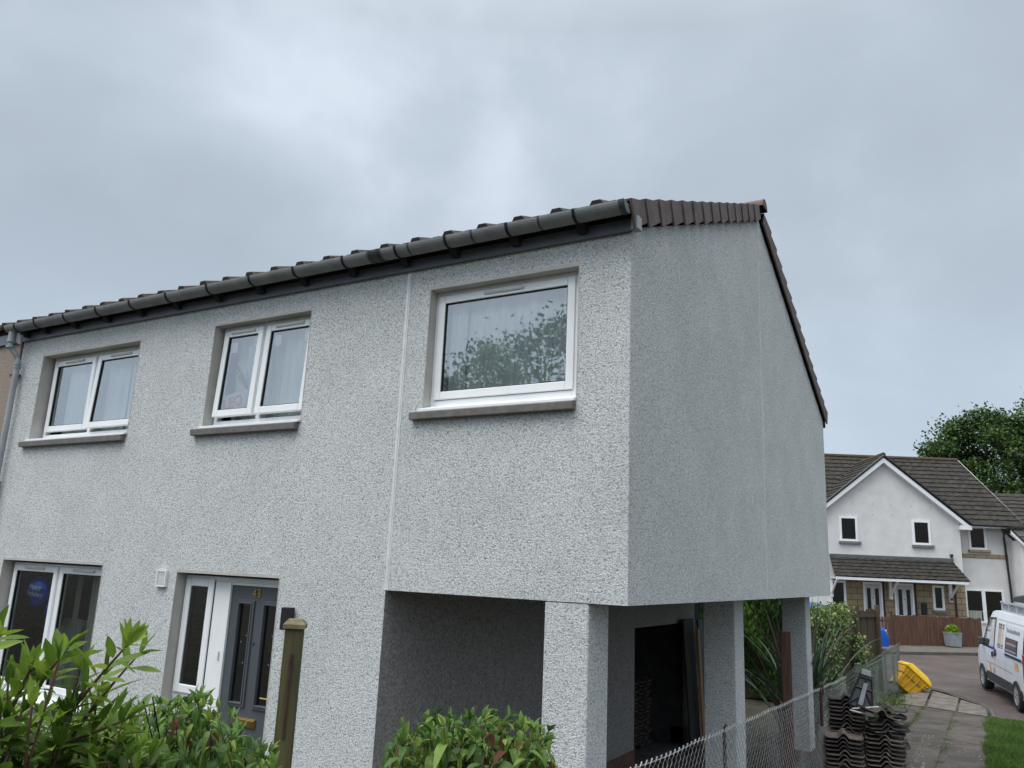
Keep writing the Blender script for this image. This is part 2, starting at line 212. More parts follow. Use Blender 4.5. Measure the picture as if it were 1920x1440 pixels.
MAT = dict(
    harl=harl(),
    render=mat("smooth_render", (0.46, 0.44, 0.41), 0.85, noise=0.08, nscale=6, bump=0.15, bscale=120, bdist=0.003),
    sill=mat("painted_sill", (0.17, 0.155, 0.145), 0.6, noise=0.15, nscale=14, bump=0.1, bscale=60, bdist=0.003),
    upvc=mat("white_upvc", (0.82, 0.83, 0.84), 0.32, noise=0.035, nscale=3),
    upvcd=mat("weathered_white_upvc", (0.56, 0.57, 0.57), 0.4, noise=0.08, nscale=4),
    gap=mat("rubber_seal", (0.012, 0.012, 0.013), 0.7, noise=0.2, nscale=10),
    bead=mat("white_render_bead", (0.66, 0.68, 0.68), 0.5, noise=0.1, nscale=10),
    glass=glass("window_glass", (0.94, 0.98, 0.97), 0.72), dglass=glass("dark_glass", (0.30, 0.33, 0.33), 0.45),
    fglass=glass("far_glass", (0.12, 0.14, 0.15), 0.38), lowglass=glass("downstairs_glass", (0.80, 0.84, 0.82), 0.33),
    net=mat("net_curtain", (0.86, 0.90, 0.88), 0.9, noise=0.06, nscale=5, stretch=(6, 6, 0.4)),
    blind=mat("brown_grey_blind", (0.07, 0.065, 0.06), 0.9, noise=0.2, nscale=4),
    drape=mat("grey_curtain", (0.34, 0.35, 0.32), 0.95, noise=0.18, nscale=4, stretch=(8, 8, 0.3)),
    fascia=mat("dark_grey_fascia", (0.095, 0.10, 0.125), 0.45, noise=0.12, nscale=5),
    gutter=mat("weathered_grey_gutter", (0.20, 0.205, 0.205), 0.6, noise=0.14, nscale=7, bump=0.05, bscale=50, stretch=(1, 1, 1)),
    gutdark=mat("dark_gutter_clip", (0.045, 0.052, 0.055), 0.5, noise=0.2, nscale=9),
    pipe=mat("pale_grey_pipe", (0.30, 0.33, 0.35), 0.45, noise=0.1, nscale=4),
    darktile=mat("dark_brown_tile", (0.052, 0.040, 0.036), 0.8, noise=0.22, nscale=9, bump=0.25, bscale=90, bdist=0.004),
    newtile=mat("brown_grey_tile", (0.125, 0.092, 0.083), 0.75, noise=0.22, nscale=9, bump=0.25, bscale=90, bdist=0.004),
    oldtile=mat("mossy_old_tile", (0.085, 0.045, 0.033), 0.9, col2=(0.05, 0.05, 0.022), nscale=6, bump=0.8, bscale=38, bdist=0.02),
    redtile=mat("red_ridge_tile", (0.13, 0.082, 0.072), 0.8, noise=0.2, nscale=9, bump=0.3, bscale=70, bdist=0.005),
    felt=mat("dark_underlay", (0.01, 0.01, 0.011), 0.9, noise=0.2, nscale=9),
    brick=mat("red_brown_base", (0.13, 0.07, 0.055), 0.9, noise=0.3, nscale=12, bump=0.4, bscale=40),
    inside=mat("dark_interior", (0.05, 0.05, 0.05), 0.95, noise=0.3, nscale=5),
    soffit=mat("soffit_boarding", (0.11, 0.10, 0.095), 0.9, noise=0.2, nscale=4),
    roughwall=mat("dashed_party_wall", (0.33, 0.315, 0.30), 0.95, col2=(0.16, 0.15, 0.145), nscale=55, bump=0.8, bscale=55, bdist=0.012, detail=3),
    pinkwall=mat("pinkish_harling", (0.34, 0.27, 0.22), 0.95, col2=(0.20, 0.155, 0.13), nscale=45, bump=0.8, bscale=55, bdist=0.012),
    door=mat("slate_grey_door", (0.078, 0.086, 0.098), 0.42, noise=0.06, nscale=3, bump=0.06, bscale=90, bdist=0.002, stretch=(3, 3, 0.4)),
    gold=mat("brass", (0.55, 0.38, 0.12), 0.28, metal=1.0, noise=0.1, nscale=10),
    black=mat("black_plastic", (0.012, 0.012, 0.014), 0.4, noise=0.2, nscale=8),
    oldwood=mat("green_weathered_wood", (0.105, 0.10, 0.035), 0.9, col2=(0.05, 0.042, 0.022), nscale=5, bump=0.5, bscale=30, bdist=0.006, stretch=(4, 4, 0.35)),
    capwood=mat("pale_weathered_wood", (0.17, 0.14, 0.085), 0.9, noise=0.25, nscale=12, bump=0.4, bscale=40),
    rust=mat("rusty_iron", (0.05, 0.024, 0.018), 0.85, noise=0.4, nscale=20, bump=0.3, bscale=60),
    brownwood=mat("brown_post_wood", (0.095, 0.045, 0.028), 0.8, col2=(0.045, 0.022, 0.016), nscale=6, bump=0.4, bscale=30, stretch=(6, 6, 0.4)),
    pine=mat("bare_pine_board", (0.30, 0.18, 0.08), 0.8, noise=0.25, nscale=6, bump=0.2, bscale=30, stretch=(6, 6, 0.3)),
    slateboard=mat("grey_blue_board", (0.045, 0.055, 0.07), 0.7, noise=0.3, nscale=6, stretch=(5, 5, 0.4)),
    dullboard=mat("dark_stained_board", (0.018, 0.015, 0.014), 0.8, noise=0.3, nscale=6, stretch=(5, 5, 0.4)),
    fencewood=mat("old_fence_boards", (0.085, 0.058, 0.038), 0.9, col2=(0.05, 0.045, 0.026), nscale=5, bump=0.5, bscale=24, stretch=(5, 5, 0.4)),
    redfence=mat("red_brown_stain", (0.098, 0.046, 0.030), 0.8, noise=0.32, nscale=5, bump=0.25, bscale=22, stretch=(5, 5, 0.4)),
    wire=mat("galvanised_wire", (0.36, 0.37, 0.38), 0.5, metal=0.35, noise=0.3, nscale=14),
    greenwire=mat("green_coated_wire", (0.06, 0.085, 0.075), 0.6, noise=0.3, nscale=14),
    steelpost=mat("grey_steel_post", (0.14, 0.155, 0.17), 0.55, metal=0.2, noise=0.25, nscale=12),
    tilestack=mat("weathered_roof_tile", (0.10, 0.070, 0.060), 0.85, col2=(0.18, 0.145, 0.13), nscale=16, bump=0.5, bscale=60, bdist=0.005),
    tiledark=mat("dirty_shaded_roof_tile", (0.040, 0.032, 0.030), 0.9, col2=(0.09, 0.075, 0.068), nscale=14, bump=0.5, bscale=60, bdist=0.005),
    soil=mat("soil_ground", (0.022, 0.024, 0.013), 0.95, col2=(0.050, 0.043, 0.028), nscale=3, bump=0.5, bscale=12, bdist=0.04),
    path=mat("worn_path", (0.048, 0.040, 0.036), 0.85, col2=(0.105, 0.090, 0.080), nscale=1.6, bump=0.5, bscale=30, bdist=0.01, detail=10),
    slab=mat("pale_slab", (0.125, 0.108, 0.094), 0.85, noise=0.4, nscale=3.5, bump=0.3, bscale=30),
    kerb=mat("concrete_kerb", (0.085, 0.075, 0.068), 0.85, noise=0.15, nscale=4, bump=0.3, bscale=30),
    pave=mat("far_pavement", (0.105, 0.092, 0.078), 0.85, noise=0.2, nscale=2, bump=0.2, bscale=20),
    tarmac=mat("tarmac", (0.085, 0.075, 0.07), 0.85, noise=0.25, nscale=2, bump=0.3, bscale=60),
    paver=paver_mat(), pathslab=path_mat(), stone=stone_mat(),
    lawn=mat("lawn_turf", (0.050, 0.070, 0.020), 0.95, noise=0.3, nscale=6, bump=0.3, bscale=40),
    wrender=mat("white_render", (0.60, 0.585, 0.57), 0.9, col2=(0.68, 0.665, 0.65), nscale=2.2, bump=0.2, bscale=30, bdist=0.006, detail=8),
    fartile=mat("dark_concrete_tile", (0.014, 0.012, 0.011), 0.9, col2=(0.045, 0.038, 0.029), nscale=5, bump=0.4, bscale=30, detail=8),
    lead=mat("lead_flashing", (0.10, 0.105, 0.11), 0.5, noise=0.2, nscale=4),
    maroon=mat("maroon_pipe", (0.035, 0.012, 0.012), 0.5, noise=0.1, nscale=4),
    yellow=mat("yellow_grit_bin", (0.62, 0.34, 0.015), 0.5, noise=0.14, nscale=5, bump=0.1, bscale=20),
    yellowlid=mat("yellow_lid", (0.70, 0.43, 0.02), 0.45, noise=0.10, nscale=5),
    zinc=mat("grey_concrete_planter", (0.24, 0.26, 0.28), 0.7, noise=0.14, nscale=6),
    vanwhite=mat("white_van_paint", (0.66, 0.69, 0.73), 0.22, noise=0.03, nscale=2),
    vangrey=mat("grey_van_trim", (0.035, 0.037, 0.04), 0.55, noise=0.1, nscale=8),
    tyre=mat("tyre_rubber", (0.015, 0.015, 0.015), 0.85, noise=0.2, nscale=20),
    alloy=mat("silver_wheel", (0.45, 0.46, 0.48), 0.35, metal=0.6, noise=0.1, nscale=12),
    redlens=mat("red_lamp_lens", (0.50, 0.012, 0.012), 0.15, noise=0.1, nscale=12),
    clearlens=mat("clear_lamp_lens", (0.75, 0.72, 0.68), 0.15, noise=0.1, nscale=12),
    signor=mat("orange_print", (0.62, 0.36, 0.16), 0.5, noise=0.1, nscale=12),
    signbk=mat("dark_print", (0.045, 0.035, 0.045), 0.5, noise=0.1, nscale=12),
    signgr=mat("grey_print", (0.22, 0.24, 0.27), 0.5, noise=0.1, nscale=12),
    signbr=mat("brown_print", (0.14, 0.06, 0.045), 0.5, noise=0.2, nscale=12),
    alu=mat("aluminium_rack", (0.55, 0.57, 0.60), 0.4, metal=0.5, noise=0.1, nscale=9),
    bluecar=mat("blue_car_paint", (0.012, 0.10, 0.48), 0.2, noise=0.05, nscale=3),
    foil=mat("blue_foil", (0.015, 0.09, 0.75), 0.2, metal=0.25, noise=0.12, nscale=5, bump=0.5, bscale=9, bdist=0.02),
    silver=mat("silver_print", (0.75, 0.76, 0.74), 0.3, metal=0.3, noise=0.05, nscale=5),
    paper=mat("white_paper", (0.80, 0.80, 0.82), 0.8, noise=0.03, nscale=5),
    pink=mat("red_letter_card", (0.72, 0.10, 0.17), 0.7, noise=0.05, nscale=5),
    toyblue=mat("grey_blue_plastic", (0.14, 0.17, 0.28), 0.5, noise=0.1, nscale=9),
    twig=mat("reddish_twig", (0.10, 0.045, 0.035), 0.7, noise=0.3, nscale=20),
    darkstem=mat("dark_stem", (0.028, 0.024, 0.018), 0.8, noise=0.3, nscale=20),
    bark=mat("tree_bark", (0.06, 0.048, 0.036), 0.95, noise=0.3, nscale=6, bump=0.6, bscale=16),
    rubble=mat("broken_rubble", (0.14, 0.10, 0.085), 0.9, col2=(0.30, 0.27, 0.24), nscale=9),
    laurel=leafmat("laurel_leaf", [(0.028, 0.068, 0.010), (0.065, 0.135, 0.016), (0.13, 0.225, 0.025), (0.24, 0.34, 0.045)], 0.55, 0.42),
    leyc=leafmat("leycesteria_leaf", [(0.15, 0.06, 0.035), (0.045, 0.10, 0.022), (0.08, 0.16, 0.032), (0.12, 0.215, 0.04), (0.22, 0.30, 0.055)], 0.5, 0.38),
    bract=leafmat("dark_red_bract", [(0.14, 0.03, 0.04), (0.26, 0.09, 0.09)], 0.6, 0.3),
    cypress=leafmat("cypress_spray", [(0.012, 0.036, 0.006), (0.032, 0.085, 0.010), (0.085, 0.17, 0.018)], 0.7, 0.25, 6),
    phorm=leafmat("flax_leaf", [(0.16, 0.10, 0.055), (0.03, 0.055, 0.035), (0.055, 0.095, 0.06), (0.10, 0.15, 0.09)], 0.5, 0.15, 8),
    ivy=leafmat("variegated_ivy", [(0.06, 0.12, 0.03), (0.16, 0.24, 0.07), (0.42, 0.48, 0.20)], 0.55, 0.25, 12),
    treeleaf=leafmat("tree_leaf", [(0.018, 0.042, 0.012), (0.036, 0.074, 0.018), (0.065, 0.12, 0.026), (0.105, 0.17, 0.038)], 0.6, 0.25, 1.5),
    needle=leafmat("conifer_needle", [(0.012, 0.026, 0.014), (0.03, 0.055, 0.025)], 0.7, 0.1, 2),
    weed=leafmat("weed_leaf", [(0.035, 0.065, 0.015), (0.07, 0.12, 0.025), (0.12, 0.17, 0.035)], 0.6, 0.3, 5),
    lime=leafmat("lime_leaf", [(0.16, 0.28, 0.02), (0.32, 0.45, 0.04)], 0.6, 0.3, 5),
    grass=leafmat("grass_blade", [(0.045, 0.090, 0.016), (0.075, 0.145, 0.024), (0.14, 0.20, 0.045)], 0.6, 0.3, 3),
)

# ------------------------------------------------------------------ mesh builder
class MB:
    def __init__(s): s.v = []; s.f = []; s.t = []; s.m = []; s.tone = 0.5; s.mi = 0
    def add(s, vs, fs):
        o = len(s.v); s.v.extend(vs)
        for f in fs: s.f.append(tuple(i + o for i in f)); s.t.append(s.tone); s.m.append(s.mi)
        return s
    def quad(s, a, b, c, d): return s.add([a, b, c, d], [(0, 1, 2, 3)])
    def box(s, x0, x1, y0, y1, z0, z1, M=None):
        vs = [Vector((x, y, z)) for z in (z0, z1) for y in (y0, y1) for x in (x0, x1)]
        if M is not None: vs = [M @ v for v in vs]
        return s.add([tuple(v) for v in vs], [(0, 2, 3, 1), (4, 5, 7, 6), (0, 1, 5, 4), (2, 6, 7, 3), (0, 4, 6, 2), (1, 3, 7, 5)])
    def tube(s, pts, r, n=8, cap=True, taper=None):
        pts = [Vector(p) for p in pts]; vs = []; fs = []
        for i, p in enumerate(pts):
            d = (pts[min(i + 1, len(pts) - 1)] - pts[max(i - 1, 0)]).normalized()
            a = Vector((0, 0, 1)) if abs(d.z) < 0.9 else Vector((1, 0, 0))
            x = d.cross(a).normalized(); y = d.cross(x)
            rr = r[i] if isinstance(r, (list, tuple)) else r
            for k in range(n):
                q = 2 * pi * k / n; vs.append(tuple(p + rr * (cos(q) * x + sin(q) * y)))
        for i in range(len(pts) - 1):
            for k in range(n):
                k2 = (k + 1) % n; fs.append((i * n + k, i * n + k2, (i + 1) * n + k2, (i + 1) * n + k))
        if cap: fs.append(tuple(reversed(range(n)))); fs.append(tuple((len(pts) - 1) * n + k for k in range(n)))
        return s.add(vs, fs)
    def prism(s, poly, axis, a, b):
        """poly in the two other axes (order xyz without axis), extruded from a to b"""
        def P(p, t):
            q = list(p); q.insert(axis, t); return tuple(q)
        n = len(poly); vs = [P(p, a) for p in poly] + [P(p, b) for p in poly]
        fs = [tuple(range(n)), tuple(reversed(range(n, 2 * n)))] + [(i, i + n, (i + 1) % n + n, (i + 1) % n) for i in range(n)]
        return s.add(vs, fs)
    def lathe(s, prof, c=(0, 0, 0), n=24, M=None):
        vs = []; fs = []
        for r, z in prof:
            for k in range(n):
                q = 2 * pi * k / n; v = Vector((c[0] + r * cos(q), c[1] + r * sin(q), c[2] + z)); vs.append(tuple(M @ v if M is not None else v))
        for i in range(len(prof) - 1):
            for k in range(n): fs.append((i * n + k, i * n + (k + 1) % n, (i + 1) * n + (k + 1) % n, (i + 1) * n + k))
        return s.add(vs, fs)
    def build(s, name, mats, parent=None, bevel=0, smooth=False, fix=False):
        me = bpy.data.meshes.new(name); me.from_pydata([tuple(v) for v in s.v], [], s.f)
        mats = mats if isinstance(mats, (list, tuple)) else [mats]
        for q in mats: me.materials.append(MAT[q] if isinstance(q, str) else q)
        if any(s.m): me.polygons.foreach_set('material_index', s.m)
        if len(set(s.t)) > 1:
            a = me.attributes.new('tone', 'FLOAT', 'FACE'); a.data.foreach_set('value', s.t)
        if smooth: me.polygons.foreach_set('use_smooth', [True] * len(me.polygons))
        if fix:
            import bmesh
            bm = bmesh.new(); bm.from_mesh(me); bmesh.ops.recalc_face_normals(bm, faces=bm.faces); bm.to_mesh(me); bm.free()
        me.update()
        o = bpy.data.objects.new(name, me); COL.objects.link(o)
        if parent: o.parent = parent
        if bevel:
            b = o.modifiers.new('bevel', 'BEVEL'); b.width = bevel; b.segments = 2; b.limit_method = 'ANGLE'; b.angle_limit = radians(35)
        return o

def tag(o, label=None, cat=None, group=None, kind=None):
    if label: o['label'] = label
    if cat: o['category'] = cat
    if group: o['group'] = group
    if kind: o['kind'] = kind
    return o
def empty(name, loc=(0, 0, 0), rz=0, label=None, cat=None, group=None):
    o = bpy.data.objects.new(name, None); COL.objects.link(o); o.location = loc; o.rotation_euler = (0, 0, rz); o.empty_display_size = 0.2
    return tag(o, label, cat, group)
def dup(root, loc=None, rot=None, label=None):
    r = root.copy(); COL.objects.link(r)
    if loc is not None: r.location = loc
    if rot is not None: r.rotation_euler = rot
    if label: r['label'] = label
    for ch in list(root.children):
        c = ch.copy(); COL.objects.link(c); c.parent = r
        for g in list(ch.children):
            d = g.copy(); COL.objects.link(d); d.parent = c
    return r
def text_mesh(name, s, size, material, parent=None, extrude=0.002, M=None, align='CENTER', bold=0.0):
    cu = bpy.data.curves.new(name, 'FONT'); cu.body = s; cu.size = size; cu.extrude = extrude; cu.align_x = align; cu.align_y = 'CENTER'; cu.offset = bold
    t = bpy.data.objects.new(name, cu); me = bpy.data.meshes.new_from_object(t)
    bpy.data.objects.remove(t); me.materials.clear(); me.materials.append(MAT[material])
    if M is not None: me.transform(M)
    o = bpy.data.objects.new(name, me); COL.objects.link(o)
    if parent: o.parent = parent
    return o

# ------------------------------------------------------------------ terrain
def gpath(y):
    if y < -1: return 0.32 + (-1 - y) * 0.145
    if y < 15: return 0.02 * (15 - y)
    if y < 17: return 0.0
    return 0.036 * min(y - 17, 11.5)
def ggard(y):
    if y < -1: return (-1 - y) * 0.22 if y > -5.3 else 0.946 + (-5.3 - y) * 0.098
    if y < 17: return 0.0
    return 0.036 * min(y - 17, 11.5)
def G(x, y):
    t = min(1, max(0, x / 0.14)); return ggard(y) * (1 - t) + gpath(y) * t
def sheet(xs, ys, dz, fn=G):
    b = MB(); vs = [(x, y, fn(x, y) + dz) for y in ys for x in xs]; n = len(xs)
    return b.add(vs, [(j * n + i, j * n + i + 1, (j + 1) * n + i + 1, (j + 1) * n + i) for j in range(len(ys) - 1) for i in range(n - 1)])
ys = [-400, -120, -40, -20, -12, -5.3, -1, 15, 17, 28.5, 60, 150, 900]
xs = [-700, -200, -60, -20, -8, -3, 0, 0.14, 3, 8, 20, 60, 200, 700]
tag(sheet(xs, ys, -0.03).build('ground', 'soil'), kind='structure')
tag(sheet([0.14, 1.0, 1.95], [-8, -5.3, -1, 15, 16.6], 0.0).build('path', 'pathslab'), kind='structure')
def poly_sheet(pts, dz):
    b = MB(); return b.add([(x, y, G(max(x, 0.2), y) + dz) for x, y in pts], [tuple(range(len(pts)))])
# block-paved road: strips between the path end and the far kerb, conforming to the ramp
def strip(pl, pr, ys_, dz):
    b = MB(); n = len(ys_)
    def X(L, y):
        for (y0, x0), (y1, x1) in zip(L[:-1], L[1:]):
            if y0 <= y <= y1: return x0 + (x1 - x0) * (y - y0) / (y1 - y0)
        return L[-1][1]
    vs = []
    for y in ys_:
        for x in (X(pl, y), X(pr, y)): vs.append((x, y, G(max(x, 0.2), y) + dz))
    return b.add(vs, [(2 * i, 2 * i + 1, 2 * i + 3, 2 * i + 2) for i in range(n - 1)])
road = strip([(14.4, 2.05), (15.6, 2.02), (16.6, 1.8), (18.2, 0.9), (18.9, 0.55), (19.0, -6), (24, -6.0), (25.2, -0.5), (26.9, 1.93), (30, 7.4)],
             [(14.4, 30), (30, 30)], [14.4, 15, 15.6, 16.6, 17, 18.2, 18.9, 19.0, 21, 24, 25.2, 26.9, 28.5, 30], 0.006)
tag(road.build('road', 'paver'), kind='structure')
# worn patch of pale slabs where the path meets the road, and dark edging
sl = MB()
for (a, b_, c, d) in [((0.15, 15.2), (0.75, 15.2), (0.72, 18.3), (0.28, 17.2)), ((0.80, 15.2), (1.35, 15.0), (1.35, 17.3), (0.78, 18.0)), ((1.40, 14.9), (1.93, 14.7), (1.9, 16.2), (1.40, 17.1))]:
    sl.add([(p[0], p[1], G(max(p[0], .2), p[1]) + 0.012) for p in (a, b_, c, d)], [(0, 1, 2, 3)])
tag(sl.build('paving_slabs', 'slab'), kind='structure')
kb = MB()
kp = [(0.45, 18.55), (0.9, 18.25), (1.4, 17.55), (1.8, 16.65), (2.0, 15.7), (2.05, 14.5)]
kb.tube([(x, y, G(1, y) + 0.0) for x, y in kp], 0.05, 6)
fk = [(-7, 20.6), (-0.5, 25.2), (1.93, 26.9), (8, 31.1), (16, 36.7)]
kb2 = []
for (x0, y0), (x1, y1) in zip(fk[:-1], fk[1:]):
    d = Vector((x1 - x0, y1 - y0, 0)).normalized(); nn = Vector((-d.y, d.x, 0)) * 0.14
    z0, z1 = ggard(y0), ggard(y1); a = Vector((x0, y0, 0)); c = Vector((x1, y1, 0))
    kb.add([tuple(a + Vector((0, 0, z0 - .05))), tuple(c + Vector((0, 0, z1 - .05))), tuple(c + Vector((0, 0, z1 + .1))), tuple(a + Vector((0, 0, z0 + .1))),
            tuple(a + nn + Vector((0, 0, z0 + .1))), tuple(c + nn + Vector((0, 0, z1 + .1)))], [(0, 1, 2, 3), (3, 2, 5, 4)])
tag(kb.build('kerb', 'kerb'), kind='structure')
pv = MB()
for (x0, y0), (x1, y1) in zip(fk[:-1], fk[1:]):
    d = Vector((x1 - x0, y1 - y0, 0)).normalized(); nn = Vector((-d.y, d.x, 0))
    z0, z1 = ggard(y0), ggard(y1)
    a = Vector((x0, y0, z0 + .098)) + nn * .14; c = Vector((x1, y1, z1 + .098)) + nn * .14
    a2 = a + nn * 9; a2.z = .53; c2 = c + nn * 9; c2.z = .53
    pv.quad(tuple(a), tuple(c), tuple(c2), tuple(a2))
tag(pv.build('pavement', 'pave'), kind='structure')
tag(strip([(6, 2.0), (14.2, 2.0), (14.6, 2.3)], [(6, 12), (14.6, 12)], [6, 9, 12, 13.5, 14.2, 14.6], 0.02).build('lawn', 'lawn'), kind='structure')
g = MB()
for i in range(42000):
    y = ru(7.6, 14.35); x = 1.97 + (rnd() ** 1.5) * 2.6 - abs(random.gauss(0, .04)) + 0.03 * sin(y * 2.3) + 0.015 * sin(y * 7); z = G(1, y) + 0.02
    h = ru(.025, .06) * (1.6 if rnd() < .05 else 1); a = ru(0, 2 * pi); wd = 0.006; lx, ly = ru(-.025, .025), ru(-.025, .025)
    g.tone = min(1, max(0, .5 + .3 * sin(x * 3.1 + y * 1.7) * sin(y * 2.3 - x) + random.gauss(0, .25))); g.add([(x - cos(a) * wd, y - sin(a) * wd, z), (x + cos(a) * wd, y + sin(a) * wd, z), (x + lx, y + ly, z + h)], [(0, 1, 2)])
tag(g.build('grass', 'grass'), 'short green lawn grass beside the path', 'grass', kind='stuff')

# ------------------------------------------------------------------ the rendered end-of-terrace house
RZ0 = 5.320; RS = .426
D = 8.4; ZB = 2.35; ZE = 5.12; ZR = 6.93; RX = -2.1; LX = -8.2; SL = (ZR - ZE) / (D / 2)
house = empty('terraced_house', (0, 0, 0), 0, 'pale pebbledashed end house whose upper floor overhangs an open bay on square pillars', 'house')
OPEN = [(-1.845, -0.43, 3.80, 4.885), (-4.59, -3.245, 3.79, 4.88), (-7.687, -5.81, 3.79, 4.855), (-7.77, -5.875, 0.95, 2.412), (-4.68, -3.30, 0.0, 2.39)]
def front_wall(mb, x0, x1, z0, z1, ops, y=0.0):
    X = sorted({x0, x1} | {v for o in ops for v in o[:2] if x0 < v < x1}); Z = sorted({z0, z1} | {v for o in ops for v in o[2:] if z0 < v < z1})
    for i in range(len(X) - 1):
        for j in range(len(Z) - 1):
            cx, cz = (X[i] + X[i + 1]) / 2, (Z[j] + Z[j + 1]) / 2
            if any(o[0] < cx < o[1] and o[2] < cz < o[3] for o in ops): continue
            mb.quad((X[i], y, Z[j]), (X[i + 1], y, Z[j]), (X[i + 1], y, Z[j + 1]), (X[i], y, Z[j + 1]))
b = MB()
front_wall(b, RX, 0, ZB, ZE, OPEN); front_wall(b, LX, RX, -0.2, ZE, OPEN)
# gable with apex, from soffit level up
b.add([(0, 0, ZB), (0, D, ZB), (0, D, ZE), (0, D / 2, ZR), (0, 0, ZE)], [(0, 1, 2, 3, 4)])
b.quad((0, D, ZB), (RX, D, ZB), (RX, D, ZE), (0, D, ZE)); b.quad((RX, D, -0.2), (LX, D, -0.2), (LX, D, ZE), (RX, D, ZE))
b.build('wall', 'harl', house)
sf = MB(); sf.quad((RX, 0.0, ZB), (0, 0.0, ZB), (0, D, ZB), (RX, D, ZB)); sf.build('soffit', 'soffit', house)
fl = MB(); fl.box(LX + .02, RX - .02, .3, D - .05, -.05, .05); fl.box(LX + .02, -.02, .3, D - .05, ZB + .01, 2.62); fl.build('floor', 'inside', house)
# party side wall of the open bay, with the store doorway
sw = MB()
def side(y0, y1, z0, z1, x=RX): sw.quad((x, y0, z0), (x, y1, z0), (x, y1, z1), (x, y0, z1))
side(0, 5.47, .28, ZB); side(5.47, 7.5, 1.83, ZB); side(7.5, 8.13, .28, ZB)
sw.build('bay_wall', 'roughwall', house)
bs = MB(); bs.box(RX - .2, RX + .012, 0.02, 5.47, -.1, .28); bs.box(RX - .2, RX + .012, 7.5, 8.13, -.1, .28); bs.build('base_course', 'brick', house)
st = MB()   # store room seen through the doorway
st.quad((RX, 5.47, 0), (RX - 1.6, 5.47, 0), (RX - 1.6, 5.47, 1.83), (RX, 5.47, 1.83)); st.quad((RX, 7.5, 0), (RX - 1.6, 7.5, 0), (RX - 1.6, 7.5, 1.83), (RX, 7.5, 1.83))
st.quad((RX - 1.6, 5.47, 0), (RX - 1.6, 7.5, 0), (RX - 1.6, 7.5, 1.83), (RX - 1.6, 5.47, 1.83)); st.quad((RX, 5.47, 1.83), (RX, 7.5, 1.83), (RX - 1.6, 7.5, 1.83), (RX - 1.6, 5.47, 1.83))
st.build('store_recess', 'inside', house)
for y0, y1 in ((0.004, .36), (3.82, 4.2), (7.87, 8.25)):
    p_ = MB(); p_.box(-.64, -.29, y0, y1, 0.12, ZB - .002); o = p_.build('pillar', 'harl', house, bevel=.012)
    q = MB(); q.box(-.655, -.275, y0 - .012, y1 + .012, -.1, .12); q.build('pillar_base', 'brick', o)
# expansion beads and drips
bd = MB(); bd.box(-2.108, -2.086, -.006, .0, ZB, 5.1); bd.box(-2.082, -2.070, -.005, .0, ZB, 5.1); bd.build('joint_bead', 'bead', house)
bd = MB(); bd.box(-.002, .008, 4.108, 4.122, ZB, ZR - .01); bd.build('joint_bead', 'bead', house)
for y, z, h in ((1.1, 6.0 - .75, .18), (1.25, 4.0, .15), (3.4, 6.45, .12), (3.55, 3.5, .2), (4.6, 3.6, .2), (2.9, 3.95, .1), (2.1, 3.2, .12), (5.3, 4.3, .1), (4.0, 3.3, .22)):
    bd = MB(); bd.box(-.002, .006, y - .007, y + .007, z - h, z); bd.build('render_streak', 'bead', house)

def reveals(x0, x1, z0, z1, d, bottom=True):
    r = MB(); e_ = .003
    r.quad((x0, -e_, z0), (x0, d, z0), (x0, d, z1), (x0, -e_, z1)); r.quad((x1, -e_, z0), (x1, d, z0), (x1, d, z1), (x1, -e_, z1)); r.quad((x0, -e_, z1), (x1, -e_, z1), (x1, d, z1), (x0, d, z1))
    if bottom: r.quad((x0, -e_, z0), (x1, -e_, z0), (x1, d, z0), (x0, d, z0))
    t_ = .028   # plaster band turned onto the face at the edges
    r.box(x0 - t_ * .3, x0, -e_, .0, z0, z1 + t_); r.box(x1, x1 + t_ * .3, -e_, .0, z0, z1 + t_); r.box(x0, x1, -e_, .0, z1, z1 + t_)
    return r
def frame_ring(mb, x0, x1, z0, z1, w_, y0, y1, f=None):
    """four members butted end to end"""
    P = f or (lambda x, y, z: (x, y, z))
    def bx(a, b_, c, d):
        o = len(mb.v); vs = [P(x, y, z) for z in (c, d) for y in (y0, y1) for x in (a, b_)]
        mb.add(vs, [(0, 2, 3, 1), (4, 5, 7, 6), (0, 1, 5, 4), (2, 6, 7, 3), (0, 4, 6, 2), (1, 3, 7, 5)])
    wl, wr, wb, wt = w_ if isinstance(w_, tuple) else (w_,) * 4
    bx(x0, x0 + wl, z0, z1); bx(x1 - wr, x1, z0, z1); bx(x0 + wl, x1 - wr, z0, z0 + wb); bx(x0 + wl, x1 - wr, z1 - wt, z1)
def sash(win, x0, x1, z0, z1, y, open_=0.0, vent=True, fw_=.068, gm='glass'):
    f = lambda x, yy, z: (x, yy - open_ * (z1 - z), z)
    s_ = MB(); frame_ring(s_, x0, x1, z0, z1, fw_, y - .016, y + .05, f)
    so_ = s_.build('sash', 'upvc', win, bevel=.006)
    k_ = MB(); frame_ring(k_, x0 + fw_, x1 - fw_, z0 + fw_, z1 - fw_, .007, y - .006, y + .02, f); k_.build('seal', 'gap', so_)
    g_ = MB(); a = fw_ + .007
    g_.add([f(x0 + a, y + .008, z0 + a), f(x1 - a, y + .008, z0 + a), f(x1 - a, y + .008, z1 - a), f(x0 + a, y + .008, z1 - a)], [(0, 1, 2, 3)])
    g_.build('glass_pane', gm, so_)
    if vent:
        v_ = MB(); c = (x0 + x1) / 2; hw = min(.19, (x1 - x0) * .3)
        v_.box(c - hw, c + hw, y - .032, y - .0165, z1 - .036, z1 - .016); v_.box(c - hw, c + hw, y - .028, y - .0165, z1 - .044, z1 - .036)
        v_.build('trickle_vent', 'upvcd', so_, bevel=.003)
    return so_
